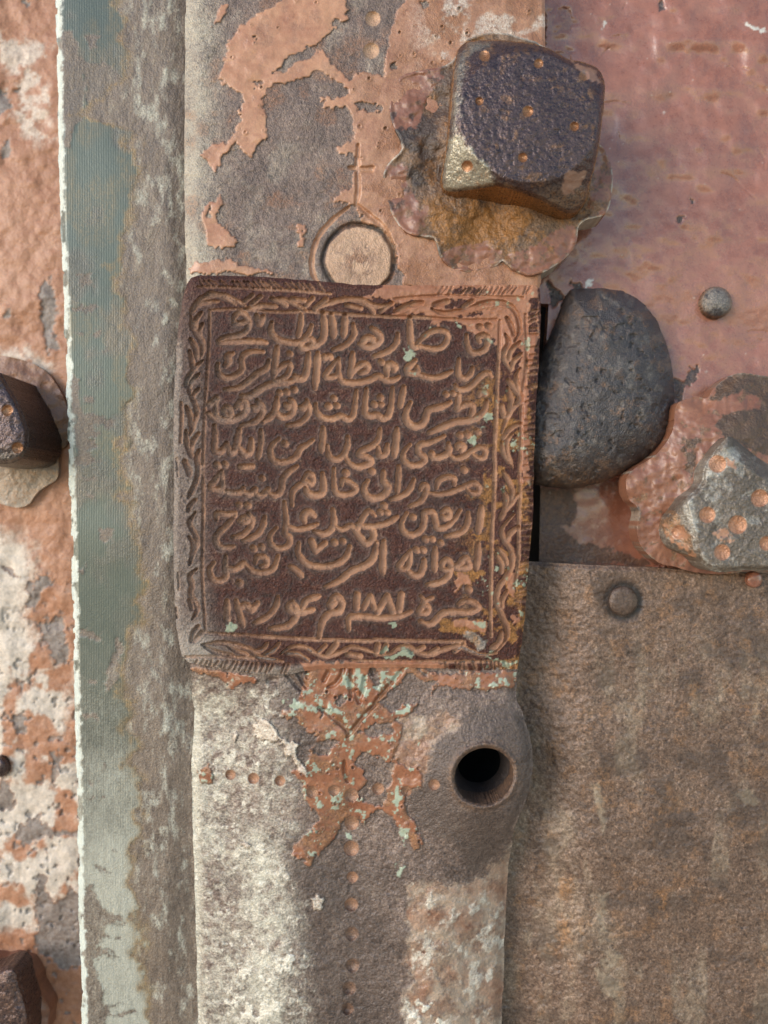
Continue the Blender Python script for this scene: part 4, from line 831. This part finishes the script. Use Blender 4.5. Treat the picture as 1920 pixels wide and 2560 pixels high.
def masks1(g, sd):
    U, V = g.U, g.V
    p = flat_paint(g, [('F', [(1230, 1230), (1300, 1130), (1410, 1090), (1370, 1200), (1310, 1260), (1250, 1270)]), ('F', [(1300, 380), (1480, 460), (1520, 560), (1460, 540), (1380, 450)])], 5, 5)
    pale = flat_paint(g, [('F', [(520, 880), (600, 870), (650, 960), (690, 1040), (780, 1080), (830, 1200), (700, 1240), (480, 1230), (490, 1060)])], 18, 6)
    pale = np.maximum(pale, .45 * flat_paint(g, [('F', [(560, 420), (640, 290), (800, 270), (790, 310), (640, 380), (600, 600), (570, 850), (530, 850)])], 20, 6))
    return dict(paint=p, pale=np.maximum(np.maximum(pale, .65 * np.exp(-((sd - 10) / 5) ** 2) * sstep(1260, 1180, U - .3 * (V - 300)) * sstep(.35, .6, fbm(U, V, 20, 3, 187))), .25 * sstep(1120, 1330, (V - 0) * 2.592) * sstep(1000, 1200, (U - 920) * 2.592)), orange=.3 * sstep(.6, .75, fbm(U, V, 24, 4, 183)) + .25 * sstep(1150, 1330, V * 2.592) * sstep(1050, 1200, (U - 920) * 2.592) + sstep(3.5, 1, sd), dark=0)  # orange on the nut's sides paints in warm light bounced from below
dimpled_nut(bolt, no, -.036, .004, [(920 + x / 2.592, y / 2.592, r * .9) for x, y, r in [(755, 362, 15), (1105, 412, 13), (1402, 490, 14), (722, 655, 11), (1035, 722, 15), (1337, 820, 13), (1002, 1022, 13), (642, 1078, 16)]], chamf1, m_nut, masks1, tilt=(-.015, .04), seed=1)
wire = None

# ------------------------------------------------------------------ red painted sheet on the right
RY = .030
poly = [(1180, -220), (2420, -220), (2420, 1500), (1346, 1500), (1350, 1300), (1354, 1000), (1366, 860), (1372, 760), (1180, 745)]
g = Grid(1180, -220, 2420, 1560, 3.0)
U, V = g.U, g.V
sp = sstep(.8, .4, g.blisters(130, 3.6, 191, np.ones(U.shape)))
lump = fbm(U, V, 64, 2, 193)
chips = flat_paint(g, [('G', [(950, 0), (980, 0), (1000, 60), (970, 75), (955, 40)]), ('G', [(1135, 1290), (1170, 1285), (1165, 1315), (1140, 1312)]), ('G', [(1085, 1410), (1110, 1408), (1110, 1438), (1085, 1436)]), ('H', [(1060, 750), (1110, 740), (1160, 680), (1210, 660), (1200, 760), (1120, 800), (1100, 880), (1050, 900)]), ('H', [(240, 120), (330, 180), (340, 220), (260, 270), (250, 180)]), ('H', [(370, 120), (440, 120), (450, 165), (400, 165)]),
    ('F', [(1110, 60), (1150, 100), (1160, 280), (1135, 280), (1130, 150)])], 3, 4)
low = flat_paint(g, [('H', [(100, 1400), (760, 1380), (760, 1450), (830, 1560), (810, 1750), (880, 1900), (1000, 1990), (100, 2100)])], 16, 6)
lowbare = flat_paint(g, [('H', [(150, 1500), (400, 1480), (440, 1620), (330, 1700), (380, 1760), (600, 1840), (850, 1900), (900, 1960), (150, 1960)]), ('H', [(150, 1440), (420, 1450), (410, 1560), (200, 1600)])], 8, 8)
scr = g.strokes([tr('G', p) for p in [[(590, 670), (680, 660), (775, 675)], [(1390, 430), (1420, 440), (1440, 465)], [(1360, 1125), (1430, 1150), (1500, 1220), (1580, 1290)], [(1590, 960), (1630, 1020), (1640, 1100)], [(550, 400), (590, 350), (640, 300)], [(720, 60), (740, 20)], [(650, 240), (700, 230)], [(1500, 440), (1530, 450)], [(1340, 480), (1330, 520)], [(690, 860), (680, 980)]]], 1.6, seed=7)
scr = np.minimum(scr, g.strokes([tr('H', p) for p in [[(1530, 440), (1580, 430), (1659, 440)], [(1600, 490), (1630, 500)]]], 1.6, seed=8))
white = flat_paint(g, [('H', [(475, 120), (505, 95), (520, 110), (515, 155), (480, 150)]), ('G', [(1500, 145), (1560, 165), (1640, 190), (1640, 205), (1560, 185)]), ('G', [(590, 150), (605, 140), (605, 180)])], 3, 3)
stain = sstep(.5, .72, fbm(U, V, 120, 5, 198)) * .3 + .35 * sstep(.55, .7, fbm(U, V, 24, 4, 199)) * sstep(1700, 1400, U) * sstep(700, 200, V)
mdk = sstep(1640, 1400, U) * sstep(330, 60, V) * sstep(.45, .65, fbm(U, V, 46, 4, 195))
Hh = (fbm(U, V, 200, 2, 196) - .5) * 24 + (lump - .5) * 13 * (.5 + sstep(800, 200, V)) + (fbm(U, V, 30, 2, 197) - .5) * 3.6 + sp * 1.2 - chips * 4 - 2 * sstep(1.1, .6, scr) - low * 95 - 5 * mdk
sheet_t = thing('door_sheet', 'glossy red brown painted sheet metal with small bumps, right of the inscribed bar', 'painted sheet', 1650, 500, RY + .01)
sheet('sheet_face', g, poly, RY, Hh, dict(paint=1 - np.clip(np.maximum(np.maximum(chips, lowbare * .85), np.maximum(mdk * .45, stain)), 0, 1), dark=np.maximum(np.maximum(chips, lowbare * .8 + low * .25), np.maximum(sstep(1.1, .7, scr) * .8, mdk * .5)), white=white * .9 + sp * .35, orange=np.maximum(low * .15, stain * .5)), m_red, sheet_t, .01)

# ------------------------------------------------------------------ iron dome
dome = thing('iron_dome', 'big dark grey pitted iron dome head with one flat cut side, right of the plaque', 'rivet', 1490, 950, RY)
do = tr('H', [(362, 182), (420, 164), (520, 158), (620, 160), (750, 190), (870, 275), (950, 395), (1015, 560), (1048, 750), (1050, 930), (1025, 1090), (955, 1195), (830, 1285), (650, 1388), (500, 1438), (350, 1450), (200, 1430), (120, 1380), (60, 1200), (60, 1000), (110, 830), (180, 640), (230, 520), (300, 340)])
def Hd(g, sd):
    U, V = g.U, g.V
    t = np.clip(sd / 165, 0, 1)
    h = 112 * np.sqrt(np.maximum(1 - (1 - t) ** 2, 0))
    return h + (fbm(U, V, 70, 3, 201) - .5) * 10 + (fbm(U, V, 15, 4, 202) - .5) * 6 - 5 * sstep(.66, .72, fbm(U, V, 22, 3, 203))
def Md(g, sd):
    U, V = g.U, g.V
    return dict(orange=.18 * sstep(.55, .72, fbm(U, V, 20, 4, 204)) + .2 * sstep(1120, 1220, V), dark=.3 * sstep(.55, .7, fbm(U, V, 30, 3, 205)), pale=.12 * sstep(.6, .7, fbm(U, V, 24, 3, 206)))
extrude_thing('dome_head', dome, do, 2.4, RY - .004, RY + .006, Hd, Md, m_dome, closed_spline=3, amp=6)

def rivet(label, u, v, y, r, hgt, mat, masks, group=None, name='small_rivet', parent=None, flat=.0):
    e = thing(name, label, 'rivet', u, v, y, group) if parent is None else parent
    ol = [(u + r * math.cos(a) * (1 + .02 * math.sin(3 * a)), v + r * math.sin(a)) for a in np.linspace(0, 2 * math.pi, 41)[:-1]]
    def H(g, sd):
        t = np.clip(sd / r, 0, 1)
        h = hgt * np.sqrt(np.maximum(1 - (1 - np.clip(t / max(1 - flat, .05), 0, 1)) ** 2, 0))
        return h + (fbm(g.U, g.V, 14, 3, 211) - .5) * 3
    return e, extrude_thing('rivet_head', e, ol, 1.8, y, y + .004, H, masks, mat, closed_spline=0, amp=1)
rivet('small shiny grey round rivet head alone on the red painted sheet', 1790, 756, RY - .002, 40, 32, m_dome, lambda g, sd: dict(pale=.35 * sstep(.45, .6, fbm(g.U, g.V, 30, 3, 212)), orange=.4 * sstep(8, 0, sd)))

# ------------------------------------------------------------------ rusted plate, lower right
plate = thing('iron_plate', 'flat brown rusted iron plate filling the lower right beside the bar', 'iron plate', 1620, 1990, .03)
poly = tr('S', [(1302, 1402), (1330, 1404), (1480, 1412), (1600, 1417), (1760, 1426), (1920, 1436), (2150, 1450), (2420, 1466), (2420, 2740), (1215, 2740), (1225, 2300), (1245, 2150), (1275, 2060), (1300, 1990), (1302, 1880), (1282, 1790), (1272, 1700), (1290, 1560)])
g = Grid(1205, 1395, 2420, 2740, 2.6)
U, V = g.U, g.V
sd = sdf(poly, U, V) + (fbm(U, V, 40, 3, 231) - .5) * 5
streak = fbm(U, V * .28, 52, 4, 232)
pale = .45 * sstep(.5, .7, streak) * sstep(1500, 1750, V) * (.5 + .5 * sstep(.4, .6, fbm(U, V, 18, 3, 233)))
pale = np.maximum(pale, flat_paint(g, [('J', [(640, 0), (690, 0), (720, 150), (710, 280), (690, 200)]), ('J', [(690, 1080), (800, 1120), (830, 1200), (740, 1240), (700, 1180)]), ('J', [(1490, 50), (1560, 30), (1600, 90), (1530, 130)]), ('J', [(680, 640), (740, 620), (700, 900), (680, 930)]), ('J', [(740, 960), (820, 970), (740, 1100), (700, 1050)])], 16, 8) * .8)
orange = flat_paint(g, [('J', [(460, 560), (540, 540), (530, 640), (470, 680)]), ('J', [(440, 740), (520, 760), (520, 930), (450, 960)]), ('J', [(1020, 600), (1100, 600), (1080, 700), (1040, 710)]), ('I', [(1220, 770), (1250, 765), (1255, 830), (1240, 830)])], 24, 9) * .45
orange = np.maximum(orange, .2 * sstep(.6, .75, fbm(U, V, 40, 4, 234)))
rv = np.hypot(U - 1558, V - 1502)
halo = np.exp(-((rv - 42) / 11) ** 2)  # ring round the rivet, its shade painted in dark
Hh = (fbm(U, V, 260, 2, 235) - .5) * 22 + (fbm(U, V, 24, 4, 236) - .5) * 5 + (fbm(U, V, 8, 2, 237) - .5) * 3.0 - sstep(12, 0, sd) * 5 - halo * 4
Hh += 66 * sstep(1270, 1500, U) - 66
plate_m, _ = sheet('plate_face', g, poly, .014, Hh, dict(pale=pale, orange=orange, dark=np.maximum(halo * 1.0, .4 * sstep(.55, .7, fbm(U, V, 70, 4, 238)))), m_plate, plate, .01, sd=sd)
rivet('', 1558, 1502, .0125, 37, 12, m_plate, lambda g, sd: dict(dark=.45 + .4 * sstep(4, 0, sd)), parent=plate, flat=.3)
rivet('', 1886, 1449, .013, 20, 12, m_red, lambda g, sd: dict(paint=1, orange=.4), parent=plate, flat=.3)

# ------------------------------------------------------------------ bolt at the right edge
bolt2 = thing('square_bolt', 'grey brown square bolt head at the right edge, on a red scalloped washer', 'bolt', 1850, 1250, .02, ISO)
wo = tr('H', [(1060, 930), (1100, 885), (1190, 862), (1265, 870), (1300, 812), (1400, 730), (1490, 706), (1600, 720), (1750, 760), (1900, 900), (2050, 1000), (2150, 1200), (2150, 1600), (2050, 1850), (1900, 1950), (1500, 1995), (1330, 2010), (1150, 1990), (1050, 1960), (960, 1940), (880, 1880), (822, 1800), (812, 1700), (828, 1620), (800, 1560), (762, 1530), (742, 1450), (745, 1380), (800, 1320), (940, 1230), (1040, 1080)])
wc2 = (1860, 1200)
def Hw2(g, sd):
    U, V = g.U, g.V
    r = np.hypot(U - wc2[0], V - wc2[1])
    return 46 * sstep(270, 60, r) + 7 * sstep(0, 40, sd) + (fbm(U, V, 46, 3, 241) - .5) * 16 + (fbm(U, V, 20, 3, 242) - .5) * 4 - 14 * np.exp(-(((U - 1770) + (V - 990) * .9) / 30) ** 2) * sstep(1080, 1000, V)
def Mw2(g, sd):
    U, V = g.U, g.V
    dk = flat_paint(g, [('H', [(1300, 810), (1400, 730), (1490, 700), (1700, 720), (2000, 900), (1900, 1300), (1659, 1250), (1500, 1170), (1380, 1130), (1320, 1060), (1350, 990), (1440, 960), (1590, 930), (1600, 860), (1520, 840), (1400, 850), (1290, 880)]), ('H', [(1110, 1130), (1210, 1110), (1220, 1190), (1140, 1200)]), ('H', [(780, 1540), (815, 1580), (805, 1640)]), ('H', [(1100, 1180), (1200, 1220), (1180, 1350), (1150, 1390)])], 6, 6)
    return dict(paint=(1 - dk) * (1 - .8 * sstep(.66, .72, fbm(U, V, 18, 3, 243))), dark=.55 * dk, orange=.1 * sstep(.5, .7, fbm(U, V, 30, 3, 244)), pale=.5 * sstep(4, 1, sd))
extrude_thing('scalloped_washer', bolt2, wo, 2.6, .006, .022, Hw2, Mw2, m_wash, closed_spline=3)
no = tr('H', [(1375, 1142), (1310, 1215), (1245, 1320), (1222, 1420), (1110, 1535), (995, 1650), (963, 1745), (1010, 1825), (1100, 1870), (1190, 1905), (1250, 1955), (1330, 1995), (1500, 1985), (1700, 1980), (1860, 1900), (1960, 1700), (1960, 1450), (1850, 1380), (1659, 1300), (1510, 1190), (1420, 1120)])
def chamf2(g, sd):
    U, V = (g.U - 1280) * 2.592, (g.V - 660) * 2.592
    # face plane with a sloped flank at lower left and a narrow one at the top
    n1 = ((U - 1200) * -.86 + (V - 1700) * .5)         # beyond the crease towards lower left
    f1 = np.maximum(0, ((1165 - U) + (V - 1640) * .28)) * .34
    f2 = np.maximum(0, (U - 1400) * .62 + (1150 - V)) * 0
    top = np.maximum(0, 44 - np.abs(0)) * 0
    d = (V - 1130) - (U - 1400) * .74
    f3 = np.maximum(0, 95 - d) * sstep(1390, 1440, U) * .34
    return -f1 - f3
def masks2(g, sd):
    U, V = g.U, g.V
    p = flat_paint(g, [('H', [(980, 1700), (1080, 1680), (1180, 1800), (1190, 1890), (1050, 1840)]), ('H', [(1290, 1750), (1400, 1720), (1450, 1780), (1330, 1800)]), ('H', [(1400, 1270), (1450, 1260), (1440, 1330), (1400, 1310)])], 5, 6) * sstep(.4, .5, fbm(U, V, 18, 3, 251))
    return dict(paint=p, pale=np.maximum(.55 * flat_paint(g, [('H', [(1100, 1560), (1180, 1490), (1190, 1640), (1200, 1860), (1180, 1800)]), ('H', [(1240, 1380), (1390, 1180), (1500, 1250), (1330, 1390)])], 14, 6), .25 * sstep(.6, .7, fbm(U, V, 30, 4, 252))), orange=.5 * flat_paint(g, [('H', [(960, 1700), (1050, 1600), (1190, 1800), (1180, 1900)])], 10, 6), dark=0)
dimpled_nut(bolt2, no, -.022, .006, [(1280 + x / 2.592, 660 + y / 2.592, r) for x, y, r in [(1332, 1296, 22), (1265, 1626, 20), (1462, 1690, 23), (1605, 1518, 22), (1362, 1868, 20), (1078, 1735, 17), (1650, 1810, 18)]], chamf2, m_nut2, masks2, tilt=(.0, .02), seed=2, relief=5)

# ------------------------------------------------------------------ bolts on the left leaf
bolt3 = thing('square_bolt', 'blurred square bolt head with a pale washer at the left edge behind the grey strip', 'bolt', 20, 1080, LY, ISO)
wo = tr('O', [(-500, 900), (-100, 760), (200, 800), (420, 930), (560, 1200), (560, 1480), (490, 1560), (480, 1760), (400, 1830), (300, 1900), (240, 1990), (150, 2020), (40, 2000), (-100, 1960), (-400, 1900), (-560, 1500)])
extrude_thing('scalloped_washer', bolt3, wo, 3, LY - .004, LY + .004, lambda g, sd: 36 * sstep(0, 130, sd) + (fbm(g.U, g.V, 40, 3, 261) - .5) * 14, lambda g, sd: dict(paint=.6 * sstep(1120, 1000, g.V), pale=.9 * sstep(1130, 1180, g.V), orange=.4, dark=0), m_wash, closed_spline=3)
no = tr('O', [(-420, 1000), (-250, 900), (10, 905), (60, 990), (130, 1110), (190, 1240), (240, 1390), (232, 1520), (180, 1615), (100, 1655), (-60, 1670), (-300, 1640), (-420, 1400)])
dimpled_nut(bolt3, no, LY - .062, LY - .004, [(0 + x / 3.318, 660 + y / 3.318, r) for x, y, r in [(60, 1215, 14), (145, 1525, 14), (-60, 1380, 14), (-90, 1560, 14)]], lambda g, sd: -.25 * np.maximum(0, 40 - sd), m_nut, lambda g, sd: dict(pale=.3 * sstep(1100, 1160, g.V), paint=0, dark=sstep(4, 1, sd) * .5), seed=3, crisp=0)  # dark rim mask paints shade onto the nut's sides
bolt4 = thing('square_bolt', 'blurred dark bolt head with an orange washer in the lower left corner', 'bolt', 20, 2490, LY, ISO)
wo = tr('R', [(-420, 1800), (-200, 1690), (0, 1712), (110, 1698), (220, 1735), (290, 1820), (300, 1905), (340, 1990), (405, 2090), (385, 2200), (360, 2320), (200, 2450), (-300, 2450), (-460, 2100)])
extrude_thing('scalloped_washer', bolt4, wo, 3, LY - .013, LY + .004, lambda g, sd: 26 * sstep(0, 60, sd) + (fbm(g.U, g.V, 40, 3, 271) - .5) * 10, lambda g, sd: dict(paint=.9, orange=.3, dark=0, pale=.7 * sstep(2530, 2560, g.V)), m_wash, closed_spline=3)
no = tr('R', [(-300, 1860), (-60, 1790), (60, 1740), (120, 1740), (160, 1790), (180, 1900), (220, 2030), (250, 2150), (255, 2350), (-300, 2400), (-400, 2100)])
dimpled_nut(bolt4, no, LY - .036, LY - .012, [], lambda g, sd: -.3 * np.maximum(0, 30 - sd), m_nut, lambda g, sd: dict(paint=0, pale=0, orange=.08), seed=4, crisp=0)
rivet('blurred dark round stud at the left edge of the flaking orange leaf', -2, 1917, LY - .003, 26, 26, m_nut, lambda g, sd: dict(dark=.3), name='round_stud')
